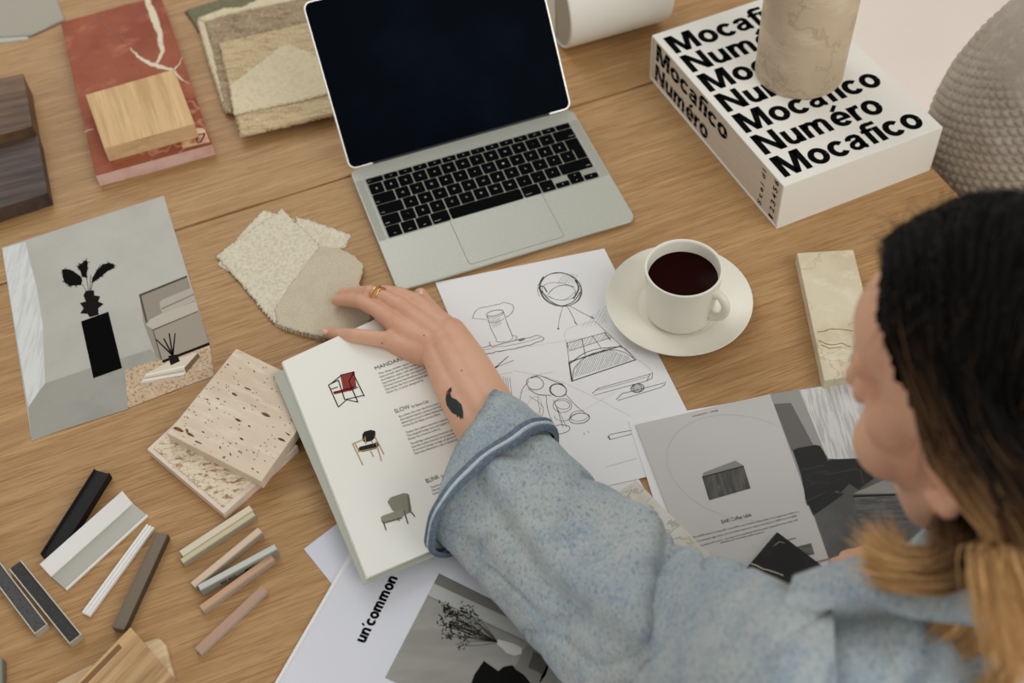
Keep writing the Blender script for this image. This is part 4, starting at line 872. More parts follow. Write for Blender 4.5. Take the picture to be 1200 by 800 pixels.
for k in range(34):
    tx0, ty0 = random.uniform(516, 560), random.uniform(706, 757)
    if tx0 > 545 and ty0 > 748: continue
    mx, my = (root_[0]*.55+tx0*.45+random.uniform(-3, 3)), (root_[1]*.55+ty0*.45+random.uniform(-3, 3))
    geo.append(ribbon_geo([FU.at(v.x, v.y, .0003) for v in catmull([(*root_, 0), (mx, my, 0), (tx0, ty0, 0)], 5)], .00045))
    for j in range(9):
        a = random.uniform(0, 6.28); l = random.uniform(1, 5); x, y = tx0+random.uniform(-4, 9), ty0+random.uniform(-4, 4)
        geo.append(ribbon_geo([FU.at(x, y, .00032), FU.at(x+l*math.cos(a), y+l*math.sin(a), .00032)], random.uniform(.0004, .0015)))
o = lettering(geo, tone(52, 51, 48), um, 'printed_dried_flowers'); o['kind'] = 'stuff'
up('printed_vase', [(582, 751), (584, 749), (592, 751), (603, 754), (612, 759), (611, 766), (603, 768), (594, 765), (588, 759), (583, 755)], (196, 195, 190), 5)
up('printed_chair', [(567, 774), (556, 790), (548, 812), (620, 850), (640, 802), (622, 800), (612, 788), (600, 779), (590, 781), (584, 786)], (22, 22, 20), 6)
up('printed_stone_table', [(617, 755), (625, 759), (646, 768), (640, 790), (630, 804), (612, 789), (603, 783)], (122, 119, 112), 7); up('printed_stone_recess', [(625, 763), (644, 771), (636, 790), (619, 782)], (84, 82, 77), 8); up('printed_stone_table', [(640, 772), (668, 790), (660, 812), (632, 800)], (134, 132, 126), 7)
# ---- magazine with chairs, propped on the tile
MA, MB_, MC = P(331, 423, .0380), P(430, 676, .0290), P(487, 352, .0250)
MP = Plane(MA, MB_, MC); MPn = MP.n
mg = empty('magazine', (-.16, .70, .006), 0); tag(mg, 'open magazine with three small chairs printed on a white page', 'magazine')
pgm = M('magazine_page', c(228, 228, 220), .45, spec=.3)
CVp = Plane(MA-MPn*.0036, MB_-MPn*.0036, MC-MPn*.0036)
sheet('cover', [(320, 438), (484, 368), (606, 612), (426, 685)], CVp, cover_green, mg, .0012)
for k in range(3): sheet('page', [(331-.6*k, 423.5+.9*k), (481, 355), (602, 604), (430-.6*k, 676.5+1.1*k)], MP, pgm, mg, .0006, off=-.0012*k-.0002)
def mt(s, a, b, cap, bold=0.): return text_geo(s, MP.at(*a, .0001), MP.at(*b, .0001), cap, MP.n, bold)
ltr = [mt('MANDARIN by', (440.5, 433.5), (486, 416.5), .0050), mt('SLOW', (463.5, 484), (481, 478), .0052), mt('by Space Cab', (483, 477.5), (502.5, 471.2), .0036), mt('BLINK', (500.5, 566), (515.5, 560), .0052), mt('by Yabu Pushelbe', (518, 559.5), (549, 548), .0036)]
random.seed(5)
wds = 'inspired by the clean lines of classic lounge furniture the chair is designed for contract and home its frame wraps around the deep cushion and offers the comfort of a refined upholstered seat a balance of craft and material that gives each piece a quiet presence in the room solid timber legs support a curved backrest finished by hand'.split()
def body(x0, y0, dx, dy, nl, lx, ly, last=.6, wleft=None):
    """nl lines; each starts (x0,y0)+(dx,dy)*k and runs by (lx,ly)"""
    for k in range(nl):
        a = (x0+dx*k, y0+dy*k); f = last if k == nl-1 else random.uniform(.92, 1)
        s = ' '.join(random.choice(wds) for _ in range(9 if f > .8 else 6)); s = s[:1].upper()+s[1:]
        ltr.append(mt(s, a, (a[0]+lx*f, a[1]+ly*f), .0026))
body(444, 439, 1.55, 3.7, 7, 62, -22, .7); body(468, 489, 1.55, 3.75, 4, 62, -21, .7); body(476, 508, 1.5, 3.75, 3, 62, -21, .6); body(481.5, 521, 1.5, 3.8, 4, 60, -20, .9)
body(505, 572, 1.5, 3.8, 3, 40, -14, .8)
lettering(ltr, tone(70, 62, 56, .6), mg)
def mline(l, wpx, col, k=1, nm='printed_chair_frame'):
    V, Fc = merge([ribbon_geo([MP.at(*p_, .0001+.00003*k) for p_ in q], wpx*.00085) for q in l]); return mesh(nm, V, Fc, tone(*col), mg)
def mpat(nm, px, col, k=1): return patch(nm, px, MP, .0001+.00003*k, tone(*col), mg)
# zoom (370,410)@3.478 : chair 1 red
Z = lambda *pts: [(370+x/3.478, 410+y/3.478) for x, y in pts]
mpat('printed_seat_back', Z((100, 102), (158, 88), (165, 148), (112, 162)), (132, 42, 36), 1); mpat('printed_seat', Z((70, 170), (112, 160), (165, 148), (140, 165), (75, 180)), (120, 34, 30), 2)
mline([Z((52, 142), (92, 232)), Z((60, 138), (105, 102)), Z((52, 142), (92, 122)), Z((92, 122), (118, 202)), Z((92, 232), (126, 202), (172, 212)), Z((150, 90), (198, 188)), Z((135, 128), (172, 212)), Z((118, 202), (196, 184)), Z((135, 128), (155, 90)), Z((100, 102), (158, 88)), Z((60, 160), (90, 150)), Z((112, 162), (165, 148)), Z((140, 165), (172, 150))], 1.3, (44, 26, 22), 3)
# chair 2
mpat('printed_seat_back', Z((190, 345), (198, 332), (225, 325), (243, 330), (243, 355), (228, 370), (200, 376), (190, 366)), (44, 42, 40), 1); mpat('printed_seat', Z((170, 408), (180, 394), (250, 376), (258, 388), (245, 402), (190, 414)), (48, 45, 42), 2)
mline([Z((150, 382), (192, 468)), Z((150, 382), (198, 362)), Z((240, 350), (278, 425)), Z((244, 372), (268, 452)), Z((170, 414), (250, 398)), Z((222, 410), (236, 434)), Z((200, 352), (205, 382)), Z((158, 378), (176, 410)), Z((228, 372), (235, 384))], 1.3, (170, 140, 96), 3)
# chair 3
mpat('printed_seat_back', Z((292, 618), (305, 600), (360, 582), (376, 586), (388, 640), (380, 664), (340, 672), (312, 652)), (132, 131, 112), 1); mpat('printed_seat_back_side', Z((372, 584), (380, 590), (390, 650), (386, 664), (378, 660)), (112, 111, 94), 2); mpat('printed_seat', Z((265, 680), (275, 674), (330, 655), (352, 650), (372, 666), (352, 680), (284, 702), (268, 698)), (140, 139, 120), 3); mpat('printed_seat_edge', Z((268, 694), (282, 700), (352, 680), (352, 686), (282, 706), (270, 702)), (104, 103, 88), 4)
mline([Z((276, 702), (287, 734)), Z((360, 655), (376, 708)), Z((388, 658), (404, 678)), Z((334, 684), (340, 696))], 1.3, (70, 50, 40), 4)
# ================================================================ person
from mathutils.bvhtree import BVHTree
person = empty('person', (.42, .15, FZ), 0)
tag(person, 'person in light denim jacket bending over the table, reaching to the woven swatch', 'person')
skin = M('skin', c(206, 160, 132), .48, [(30, ONE, c(198, 142, 116), .42, .66, .5), (8, ONE, c(212, 170, 142), .45, .65, .6), (420, ONE, c(180, 122, 96), .62, .74, .35)], bump=[(900, ONE, .12, .0005)], spec=.3, sss=.12)
def cone_bm(bm, a, b, ra, rb, n=16, m=5):
    """tapered capsule between two points"""
    a = Vector(a); b = Vector(b); t = b-a; L_ = t.length
    t = t.normalized() if L_ > 1e-7 else Vector((0, 0, 1)); x = t.orthogonal().normalized(); y = t.cross(x); rings = []
    prof = [(ra*math.sin(math.pi/2*i/m), -ra*math.cos(math.pi/2*i/m)) for i in range(1, m+1)] + [(rb*math.cos(math.pi/2*i/m), L_+rb*math.sin(math.pi/2*i/m)) for i in range(0, m)]
    for r, z in prof: rings.append([bm.verts.new(a+t*z+(x*math.cos(2*math.pi*k/n)+y*math.sin(2*math.pi*k/n))*r) for k in range(n)])
    p0 = bm.verts.new(a-t*ra); p1 = bm.verts.new(b+t*rb)
    for k in range(n): bm.faces.new((p0, rings[0][(k+1) % n], rings[0][k])); bm.faces.new((p1, rings[-1][k], rings[-1][(k+1) % n]))
    for u_, v_ in zip(rings, rings[1:]):
        for k in range(n): bm.faces.new((u_[k], u_[(k+1) % n], v_[(k+1) % n], v_[k]))
def ball_bm(bm, c_, r, M3=None, n=24, m=14):
    r = Vector(r) if hasattr(r, '__len__') else Vector((r, r, r)); rings = []; f = (lambda v: (M3 @ v) if M3 else v)
    c_ = Vector(c_)
    for i in range(1, m):
        ph = math.pi*i/m; rings.append([bm.verts.new(c_+f(Vector((r.x*math.sin(ph)*math.cos(2*math.pi*k/n), r.y*math.sin(ph)*math.sin(2*math.pi*k/n), r.z*math.cos(ph))))) for k in range(n)])
    p0 = bm.verts.new(c_+f(Vector((0, 0, r.z)))); p1 = bm.verts.new(c_+f(Vector((0, 0, -r.z))))
    for k in range(n): bm.faces.new((p0, rings[0][k], rings[0][(k+1) % n])); bm.faces.new((p1, rings[-1][(k+1) % n], rings[-1][k]))
    for u_, v_ in zip(rings, rings[1:]):
        for k in range(n): bm.faces.new((u_[k], v_[k], v_[(k+1) % n], u_[(k+1) % n]))
def chain(bm, pts, rs):
    for a, b, ra, rb in zip(pts, pts[1:], rs, rs[1:]): cone_bm(bm, a, b, ra, rb)
# head frame
hf = Vector((-.638, .582, -.504)).normalized(); hu = Vector((-.306, .409, .859)); hu = (hu-hf*hu.dot(hf)).normalized(); hr = hf.cross(hu)
rq = Matrix.Rotation(math.radians(7), 3, ray(1080, 430).normalized()); hf = rq @ hf; hu = rq @ hu; hr = rq @ hr
HP = Vector((.319, .455, .398)); HM = Matrix((hr, hf, hu)).transposed(); H = lambda x, y, z: HP + HM @ Vector((x, y, z))
bm = bmesh.new()
ball_bm(bm, H(0, -.015, .035), (.072, .095, .088), HM); ball_bm(bm, H(0, .03, -.02), (.060, .064, .082), HM); ball_bm(bm, H(0, .033, .05), (.060, .058, .050), HM)
for s in (-1, 1):
    chain(bm, [H(s*.050, .0, -.050), H(s*.040, .035, -.078), H(0, .074, -.096)], [.020, .017, .017]); ball_bm(bm, H(s*.034, .060, -.034), .029); ball_bm(bm, H(s*.044, .045, -.004), .024)
    ball_bm(bm, H(s*.0105, .100, -.019), .0085); cone_bm(bm, H(s*.012, .084, .030), H(s*.045, .066, .034), .011, .010)
    # ear
    er = [H(s*(.073+.010*math.sin(t)*.6), -.008-.017*math.cos(t)*.9-.004, .0+.030*math.sin(t)-.003) for t in [math.radians(a) for a in range(-60, 230, 24)]]
    er = [H(s*.074, .004, -.034), H(s*.079, -.010, -.036), H(s*.083, -.022, -.020), H(s*.087, -.029, .002), H(s*.087, -.026, .020), H(s*.083, -.014, .030), H(s*.077, -.002, .026), H(s*.074, .004, .012)]
    chain(bm, er, [.0062, .0080, .0050, .0045, .0045, .0045, .0042, .004]); ball_bm(bm, H(s*.077, -.012, .0), (.006, .017, .027), HM); ball_bm(bm, H(s*.077, -.004, -.035), (.0065, .0095, .0105), HM)
    ball_bm(bm, H(s*.031, .068, .010), .0165)
chain(bm, [H(0, .084, .036), H(0, .094, .010), H(0, .110, -.012)], [.010, .0085, .0105]); ball_bm(bm, H(0, .082, -.06), (.020, .012, .02), HM)
for z, r in ((-.050, .0055), (-.0605, .0068)): chain(bm, [H(-.022, .082, -.055), H(-.008, .0925, z), H(.008, .0925, z), H(.022, .082, -.055)], [.003, r, r, .003])
NB = Vector((.395, .365, .262))
chain(bm, [H(0, -.028, -.035), H(0, -.030, -.09), NB], [.054, .050, .058])
# torso under the jacket
SL, SR = Vector((.235, .325, .215)), Vector((.545, .430, .215)); CH_ = Vector((.395, .31, .10)); WA = Vector((.43, .19, -.12)); HI = Vector((.46, .10, -.24))
chain(bm, [NB, SL], [.055, .048]); chain(bm, [NB, SR], [.055, .048]); chain(bm, [NB-Vector((0, 0, .04)), CH_, WA, HI], [.085, .110, .10, .12]); 
# left arm: shoulder - elbow - wrist
EL = P(706, 700, .078); 
WL, WR = P(510, 414, .040), P(529, 389, .043)
FL_, FR_ = P(557, 500, .060), P(578, 477, .062)
chain(bm, [SL, EL], [.048, .036]); 
chain(bm, [EL, FL_, P(528, 452, .048), WL], [.036, .0225, .0185, .0155]); cone_bm(bm, EL, (FL_+FR_)/2+Vector((0,0,.004)), .034, .022); cone_bm(bm, (FL_+FR_)/2+Vector((0,0,.004)), (WL+WR)/2+Vector((0,0,.003)), .022, .0165)
chain(bm, [EL, FR_, P(551, 425, .050), WR], [.036, .0235, .0200, .0165])
def P2(a, z): return P(a[0], a[1], z)
mcp = [P(456, 399, .036), P(459, 377, .0415), P(470, 360, .043), P(487, 354, .039)]
wr_ = [P(505, 415, .037), P(511, 407, .041), P(519, 398, .043), P(527, 388, .042)]
for w0, m0, r0, r1 in zip(wr_, mcp, (.0135, .015, .0155, .0150), (.0095, .0105, .0108, .0105)): chain(bm, [w0, (w0+m0)/2-Vector((0, 0, .002)), m0], [r0, (r0+r1)/2+.001, r1])
for a, b in zip(mcp, mcp[1:]): cone_bm(bm, (a+b)/2*.75+(wr_[1]+wr_[2])/2*.25-Vector((0, 0, .005)), (wr_[1]+wr_[2])/2-Vector((0, 0, .004)), .0095, .014)
cone_bm(bm, mcp[0]*.82+wr_[0]*.18-Vector((0, 0, .008)), P(497, 416, .030), .0105, .014)
chain(bm, [mcp[0], P(436, 395.5, .039), P(416, 393.5, .0355), P(397, 391.8, .0250), P(383.5, 389.5, .0155)], [.0098, .0086, .0086, .0078, .0067])
chain(bm, [mcp[1], P(441, 363, .045), P(424, 353.5, .042), P(406, 352, .0265), P(394, 352.5, .0145)], [.0105, .0086, .0084, .0074, .0062])
chain(bm, [mcp[2], P(452, 349, .045), P(434, 342.5, .040), P(415, 343, .0245), P(401, 344, .0135)], [.0108, .0086, .0082, .0072, .0062])
chain(bm, [mcp[3], P(468, 344.5, .041), P(452, 341.5, .034), P(440, 343, .020), P(431, 346, .0125)], [.0105, .0086, .0078, .0070, .0060])
chain(bm, [P(522, 395, .034), P(509, 370, .029), P(499, 356, .022), P(493, 345, .0145)], [.014, .0118, .0096, .0084])
for q_, r_ in ((P(416, 393.5, .0358), .0088), (P(424, 353.5, .0424), .0090), (P(434, 342.5, .0404), .0088)): ball_bm(bm, q_, r_)
for m_ in mcp: ball_bm(bm, m_+Vector((0, 0, .0012)), .0108)
# right arm
ER = Vector((.56, .60, .075)); WR2 = P(1085, 672, .040)
chain(bm, [SR, ER, WR2], [.048, .038, .021]); RH = P(1052, 668, .034)
chain(bm, [WR2, RH], [.021, .019]); ball_bm(bm, RH, .018)
for k, (tx0, ty0) in enumerate(((972, 668), (978, 658), (990, 650), (1006, 646))):
    m0 = P(1032, 672-k*7, .033); chain(bm, [RH, m0, P((tx0*.45+1032*.55), (ty0+672-k*7)/2, .032), P(tx0+9, ty0+1, .019), P(tx0, ty0+2, .0145)], [.013, .010, .0082, .0074, .0062])
chain(bm, [RH, P(1030, 688, .026), P(1010, 692, .020)], [.013, .010, .008])
body = from_bm('body', bm, skin, None, True); body.location = (0, 0, 0)
rm = body.modifiers.new('r', 'REMESH'); rm.mode = 'VOXEL'; rm.voxel_size = .0019; rm.use_smooth_shade = True
smo = body.modifiers.new('s', 'SMOOTH'); smo.factor = .5; smo.iterations = 6
dg = bpy.context.evaluated_depsgraph_get(); dg.update()
me2 = bpy.data.meshes.new_from_object(body.evaluated_get(dg)); body.modifiers.clear(); old = body.data; body.data = me2; bpy.data.meshes.remove(old); me2.name = 'body'
vg = body.vertex_groups.new(name='head'); vg.add([v.index for v in me2.vertices if (v.co-HP-hf*.01).length < .135 and abs((v.co-HP).dot(hr)) < .068], 1., 'REPLACE')
sm2 = body.modifiers.new('s', 'SMOOTH'); sm2.factor = .5; sm2.iterations = 20; sm2.vertex_group = 'head'
me2 = bpy.data.meshes.new_from_object(body.evaluated_get(bpy.context.evaluated_depsgraph_get())); body.modifiers.clear(); body.data = me2; body.vertex_groups.clear(); me2.name = 'body'
me2.materials.clear(); me2.materials.append(skin); me2.polygons.foreach_set('use_smooth', [True]*len(me2.polygons))
bvh = BVHTree.FromObject(body, bpy.context.evaluated_depsgraph_get())
pmi = root_m(person).inverted()
me2.transform(pmi); body.parent = person
def cast(px, py, off=.0003):
    d = ray(px, py).normalized(); h = bvh.ray_cast(CAM, d)
    return h[0] + h[1]*off if h[0] else None
def decal(name, px, mat, off=.0003, step=.7, par=None):
    V = []; Fc = []; I = {}
    def ins(x, y):
        r = False
        for (x0, y0), (x1, y1) in zip(px, px[1:]+px[:1]):
            if (y0 > y) != (y1 > y) and x < (x1-x0)*(y-y0)/(y1-y0)+x0: r = not r
        return r
    xs_ = [p[0] for p in px]; ys_ = [p[1] for p in px]
    for i in range(int((max(xs_)-min(xs_))/step)+1):
        for j in range(int((max(ys_)-min(ys_))/step)+1):
            x, y = min(xs_)+i*step, min(ys_)+j*step
            if not ins(x+step/2, y+step/2): continue
            q = []
            for a, b in ((i, j), (i, j+1), (i+1, j+1), (i+1, j)):
                if (a, b) not in I:
                    h = cast(min(xs_)+a*step, min(ys_)+b*step, off)
                    if h is None: I[(a, b)] = None
                    else: I[(a, b)] = len(V); V.append(h)
                q.append(I[(a, b)])
            if None not in q: Fc.append(tuple(q))
    if V: return mesh(name, V, Fc, mat, par or person, True)
nail = M('nail', c(236, 190, 172), .3, spec=.5)
decal('fingernail', ell(380.5, 388.6, 4.2, 2.9, 4)[:-1], nail, .0004, .5); decal('fingernail', ell(493.5, 342, 2.6, 3.4, -15)[:-1], nail, .0004, .5)
tat = M('tattoo_ink', c(40, 50, 50), .5, spec=.2)
decal('bird_tattoo', [(528, 454), (525, 457), (523.3, 461), (522.3, 467.5), (523.7, 475), (530, 483.7), (535, 486), (536, 489), (538, 487), (540, 492), (541, 489), (543, 491), (543, 482.5), (541, 474), (535, 468), (529.5, 465.7), (527.6, 461), (529.5, 457.5), (529, 453.5)], tat, .0003, .45)
decal('tattoo_red_mark', ell(524.6, 460, 1.3, 2.2, 10)[:-1], M('tattoo_red', c(160, 50, 50), .5), .0005, .35)
for x, y in ((541, 434), (497, 393), (448, 402)): decal('freckle', ell(x, y, .9, .9, 0, 0, 360, 8)[:-1], M('freckle', c(120, 72, 56), .6) if x == 541 else bpy.data.materials['freckle'], .0003, .4)
gold = M('gold', c(214, 176, 104), .22, metal=1.)
fa = (P(434, 342.5, .040)-P(452, 349, .045)).normalized()
for k, (x, y, tl) in enumerate(((441.5, 345, .16), (446.5, 346.8, -.10))):
    ce = P(x, y, .0425); ax_ = (fa+Vector((0, tl, .1*k))).normalized(); xx = ax_.orthogonal().normalized(); yy = ax_.cross(xx)
    pts = [ce+(xx*math.cos(2*math.pi*i/28)+yy*math.sin(2*math.pi*i/28))*.0096 for i in range(29)]
    from_bm('gold_ring', tube_bm([pmi @ p for p in pts], .0011, 8), gold, person, True)
# ---- denim
denim = M('denim', c(152, 166, 173), .9, [(9, ONE, c(178, 184, 182), .38, .62, .8), (30, ONE, c(134, 152, 166), .46, .66, .55), (260, ONE, c(186, 190, 186), .5, .66, .6), (420, (1, .5, 1), c(96, 114, 130), .5, .66, .6)], bump=[(700, (1, .4, 1), .5, .0008), (60, ONE, .25, .003)], spec=.08, sheen=.15)
denim_d = M('denim_dark', c(98, 110, 122), .9, [(300, ONE, c(120, 140, 156), .45, .65, .7)], bump=[(600, ONE, .5, .0008)], spec=.05)
denim_l = M('denim_inside', c(190, 202, 210), .9, [(300, ONE, c(160, 176, 188), .45, .65, .7)], bump=[(600, ONE, .5, .0008)], spec=.05)
thread = M('thread', c(196, 190, 168), .8)
def cat1(v, t):
    n = len(v)-1; s = t*n; i = min(int(s), n-1); f = s-i; a, b, c2, d = v[max(i-1, 0)], v[i], v[i+1], v[min(i+2, n)]
    return .5*((b*2)+(c2-a)*f+(a*2-b*5+c2*4-d)*f*f+(b*3-a-c2*3+d)*f**3)
_MQ = [MP.at(*q_) for q_ in ((331, 423), (487, 352), (604, 603), (430, 677))]
def zfloor(p):
    ins = all(((b.x-a.x)*(p.y-a.y)-(b.y-a.y)*(p.x-a.x)) < .0016 for a, b in zip(_MQ, _MQ[1:]+_MQ[:1]))
    return MP.p.z-((p.x-MP.p.x)*MP.n.x+(p.y-MP.p.y)*MP.n.y)/MP.n.z+.0016 if ins else 0.
def loft(name, stn, mat, parent, nr=70, na=96, wr=0., seed=0., caps=False, ex=2.2, zmin=.0065, foldf=None, th=0.):
    """stations (left px, right px, centre height, half thickness)"""
    Ls = [P(*s[0], s[2]) for s in stn]; Rs = [P(*s[1], s[2]) for s in stn]; Bs = [Vector((s[3], 0, 0)) for s in stn]; V = []; Fc = []
    for i in range(nr+1):
        t = i/nr; l, r = cat1(Ls, t), cat1(Rs, t); b = cat1(Bs, t).x; ce = (l+r)/2; hv = (l-r)/2; a_ = hv.length; hx = hv.normalized(); up_ = Vector((0, 0, 1))
        for k in range(na):
            an = 2*math.pi*k/na; ca, sa = math.cos(an), math.sin(an)
            p = ce + hx*a_*math.copysign(abs(ca)**(2/ex), ca) + up_*b*math.copysign(abs(sa)**(2/ex), sa)
            nrm = (hx*ca/a_+up_*sa/b).normalized()
            d = 0
            if wr:
                d += wr*noise.noise(Vector((t*3.2+seed, ca*1.1, sa*1.1+seed))) + wr*.5*noise.noise(Vector((t*9+seed, ca*1.6+t*4, sa*1.6)))
                rg = noise.noise(Vector((t*5+ca*1.5+seed, sa*1.2, 4.+seed))); d -= wr*.9*max(0, 1-abs(rg)*7)
            if foldf: d += foldf(t, an)
            p = p + nrm*d
            zf = max(zmin, zfloor(p))
            if p.z < zf: p.z = zf + .0002*noise.noise(p*50)
            V.append(p)
    for i in range(nr):
        for k in range(na): Fc.append((i*na+k, i*na+(k+1) % na, (i+1)*na+(k+1) % na, (i+1)*na+k))
    if caps: Fc.append(tuple(range(na))[::-1]); Fc.append(tuple(range(nr*na, nr*na+na)))
    o = mesh(name, V, Fc, mat, parent, True)
    if th: m_ = o.modifiers.new('t', 'SOLIDIFY'); m_.thickness = th; m_.offset = 0
    return o
def ffold(t, an):
    # long ridge down the forearm and gathered folds near the elbow
    a0 = 1.50-.28*min(1, t*2.2); an_ = an if an < 4 else an-6.283
    u_ = max(0, min(1, (a0-an_)/.22)); st2 = u_*u_*(3-2*u_)*max(0, min(1, (an_+.5)/.9))
    r_ = math.exp(-((an_-a0-.10)/.16)**2)*.007 - st2*.017*min(1, .25+t*4)*(1-.5*t)
    e_ = math.exp(-((t-.93)/.05)**2)*.007*max(0, math.sin(an*1.0+.3)) - math.exp(-((t-.80-.07*math.cos(an))/.035)**2)*.006 - .004*math.exp(-((t-.45-.12*math.cos(an*1.3))/.03)**2)
    return r_ + e_
jac = 'jacket_sleeve'
loft('jacket_sleeve', [((504, 622), (644, 512), .062, .050), ((542, 664), (664, 534), .064, .052), ((592, 722), (697, 567), .068, .054), ((636, 775), (735, 595), .075, .058), ((700, 838), (772, 613), .096, .066), ((752, 850), (790, 648), .104, .052), ((756, 830), (780, 690), .104, .03)], denim, person, 100, 120, .0045, 1.3, caps=True, foldf=ffold)
def ufold(t, an): return -.008*math.exp(-((t-.33-.1*math.sin(an))/.04)**2) + .006*math.exp(-((t-.10)/.06)**2)
us = loft('upper_sleeve', [((725, 810), (768, 655), .090, .046), ((758, 850), (806, 650), .112, .066), ((800, 905), (848, 666), .158, .080), ((880, 960), (900, 690), .205, .082), ((960, 990), (960, 712), .220, .070)], denim, person, 80, 110, .004, 5.1, caps=True, foldf=ufold)
bvu = BVHTree.FromPolygons([root_m(person) @ v.co for v in us.data.vertices], [tuple(p.vertices) for p in us.data.polygons])
# cuff: turned back band with thick lip
def cuff_ring(L_, R_, z, b, n=120, ex=2.1, sc_=1.):
    l, r = P(*L_, z), P(*R_, z); ce = (l+r)/2; hv = (l-r)/2*sc_; out = []
    for k in range(n):
        an = 2*math.pi*k/n; ca, sa = math.cos(an), math.sin(an)
        out.append(ce+hv*math.copysign(abs(ca)**(2/ex), ca)+Vector((0, 0, b*sc_*math.copysign(abs(sa)**(2/ex), sa))))
    return out
def cuff_part(name, rings, mat, wv_=.0015, seed=0):
    n = len(rings[0]); V = []; Fc = []
    for i, rg in enumerate(rings):
        for k, p in enumerate(rg):
            q = p + Vector((noise.noise(p*26+Vector((seed, 0, 0))), noise.noise(p*26+Vector((0, seed, 5))), noise.noise(p*26+Vector((0, 0, seed+9)))))*wv_*2
            q.z = max(q.z, .0065, zfloor(q))
            V.append(q)
    for i in range(len(rings)-1):
        for k in range(n): Fc.append((i*n+k, i*n+(k+1) % n, (i+1)*n+(k+1) % n, (i+1)*n+k))
    return mesh(name, V, Fc, mat, person, True)
O1 = ((510, 600), (590, 463), .058, .042); O2 = ((506, 612), (618, 482), .061, .052); O3 = ((500, 630), (646, 507), .062, .060)
ra = cuff_ring(*O1); rb = cuff_ring(*O2); rc = cuff_ring(*O3)
inn = cuff_ring((520, 606), (606, 484), .058, .036)
lerp = lambda A, B_, t: [a*(1-t)+b*t for a, b in zip(A, B_)]
cuff_part('cuff', [inn, lerp(inn, ra, .8), ra, lerp(ra, rb, .5), rb, lerp(rb, rc, .4), lerp(rb, rc, .8), rc], denim, .0018, 2)
cen = lambda R: sum(R, Vector())/len(R)
def push(R, f, along=0.):
    ce = cen(R); dv = (cen(rc)-cen(ra)).normalized(); return [ce+(p-ce)*f+dv*along for p in R]
cuff_part('cuff_edge_dark', [push(rc, 1.0), push(rc, 1.035, -.0015), push(rc, 1.04, .001), push(rc, 1.02, .0030)], denim_d, .0018, 2)
cuff_part('cuff_edge_light', [push(rc, 1.02, .0028), push(rc, 1.035, .0040), push(rc, 1.03, .0062), push(rc, 1.0, .0070)], denim_l, .0018, 2)
cuff_part('cuff_edge_dark', [push(rc, 1.0, .0068), push(rc, 1.03, .0080), push(rc, 1.02, .0108), push(rc, .95, .0115)], denim_d, .0018, 2)
# jacket body
bm = bmesh.new()
chain(bm, [NB-Vector((.02, .01, .035)), SL-Vector((0, .005, .0))], [.085, .068]); chain(bm, [NB-Vector((-.01, .01, .035)), SR], [.085, .068])
chain(bm, [NB-Vector((0, .02, .06)), CH_-Vector((0, .02, 0)), WA, HI], [.105, .128, .125, .145]); chain(bm, [SL, CH_], [.065, .115]); chain(bm, [SL+Vector((.02, .03, .005)), NB+Vector((-.035, .065, -.036))], [.05, .050]); chain(bm, [SR, CH_], [.065, .115])
chain(bm, [SR, ER, (ER+WR2)/2], [.068, .056, .044]); chain(bm, [SL, (SL*.7+EL*.3)], [.068, .060])
jk = from_bm('jacket', bm, denim, None, True)
rm = jk.modifiers.new('r', 'REMESH'); rm.mode = 'VOXEL'; rm.voxel_size = .0034; rm.use_smooth_shade = True
smo = jk.modifiers.new('s', 'SMOOTH'); smo.factor = .5; smo.iterations = 14
dg = bpy.context.evaluated_depsgraph_get(); me3 = bpy.data.meshes.new_from_object(jk.evaluated_get(dg)); jk.modifiers.clear(); jk.data = me3
nb = len(me3.vertices); co = np.empty(nb*3); me3.vertices.foreach_get('co', co); no = np.empty(nb*3); me3.vertices.foreach_get('normal', no); co = co.reshape(-1, 3); no = no.reshape(-1, 3)
for i in range(nb):
    p = Vector(co[i]); q = Vector((p.x*7+p.y*3, p.y*9-p.z*4, p.z*6)); rg = noise.noise(q*1.1+Vector((3, 1, 2)))
    co[i] += no[i]*(.007*noise.noise(q)+.003*noise.noise(q*2.7)-.006*max(0, 1-abs(rg)*6))
me3.vertices.foreach_set('co', co.ravel()); me3.materials.clear(); me3.materials.append(denim); me3.polygons.foreach_set('use_smooth', [True]*len(me3.polygons)); me3.update()
bvj = BVHTree.FromPolygons([Vector(v) for v in co], [tuple(p.vertices) for p in me3.polygons]); me3.transform(pmi); jk.parent = person
# collar: folded band over the neck base
def strip3(name, top, bot, mat, th, wv_=.002, nn_=40):
    V = []; Fc = []; m_ = 8
    for i in range(nn_+1):
        a, b = cat1(top, i/nn_), cat1(bot, i/nn_)
        for j in range(m_+1):
            t = j/m_; p = a*(1-t)+b*t; p = p + Vector((0, -.3, 1)).normalized()*(.010*math.sin(math.pi*t)*.8) + Vector((0, 0, 1))*wv_*noise.noise(p*22); V.append(p)
    for i in range(nn_):
        for j in range(m_): q = i*(m_+1)+j; Fc.append((q, q+1, q+m_+2, q+m_+1))
    o = mesh(name, V, Fc, mat, person, True); s_ = o.modifiers.new('t', 'SOLIDIFY'); s_.thickness = th; s_.offset = 0; return o
ctop = [PD(930, 676, .905), PD(965, 664, .905), PD(1000, 655, .90), PD(1050, 645, .885), PD(1110, 640, .865), PD(1170, 650, .84), PD(1240, 690, .82)]
cbot = [PD(915, 712, .885), PD(960, 716, .880), PD(1003, 703, .875), PD(1060, 722, .85), PD(1130, 732, .825), PD(1200, 745, .80), PD(1280, 770, .80)]
strip3('collar', ctop, cbot, denim, .003)
def onj(px, py, off=.001):
    h = bvj.ray_cast(CAM, ray(px, py).normalized()); return h[0]+h[1]*off if h[0] else None
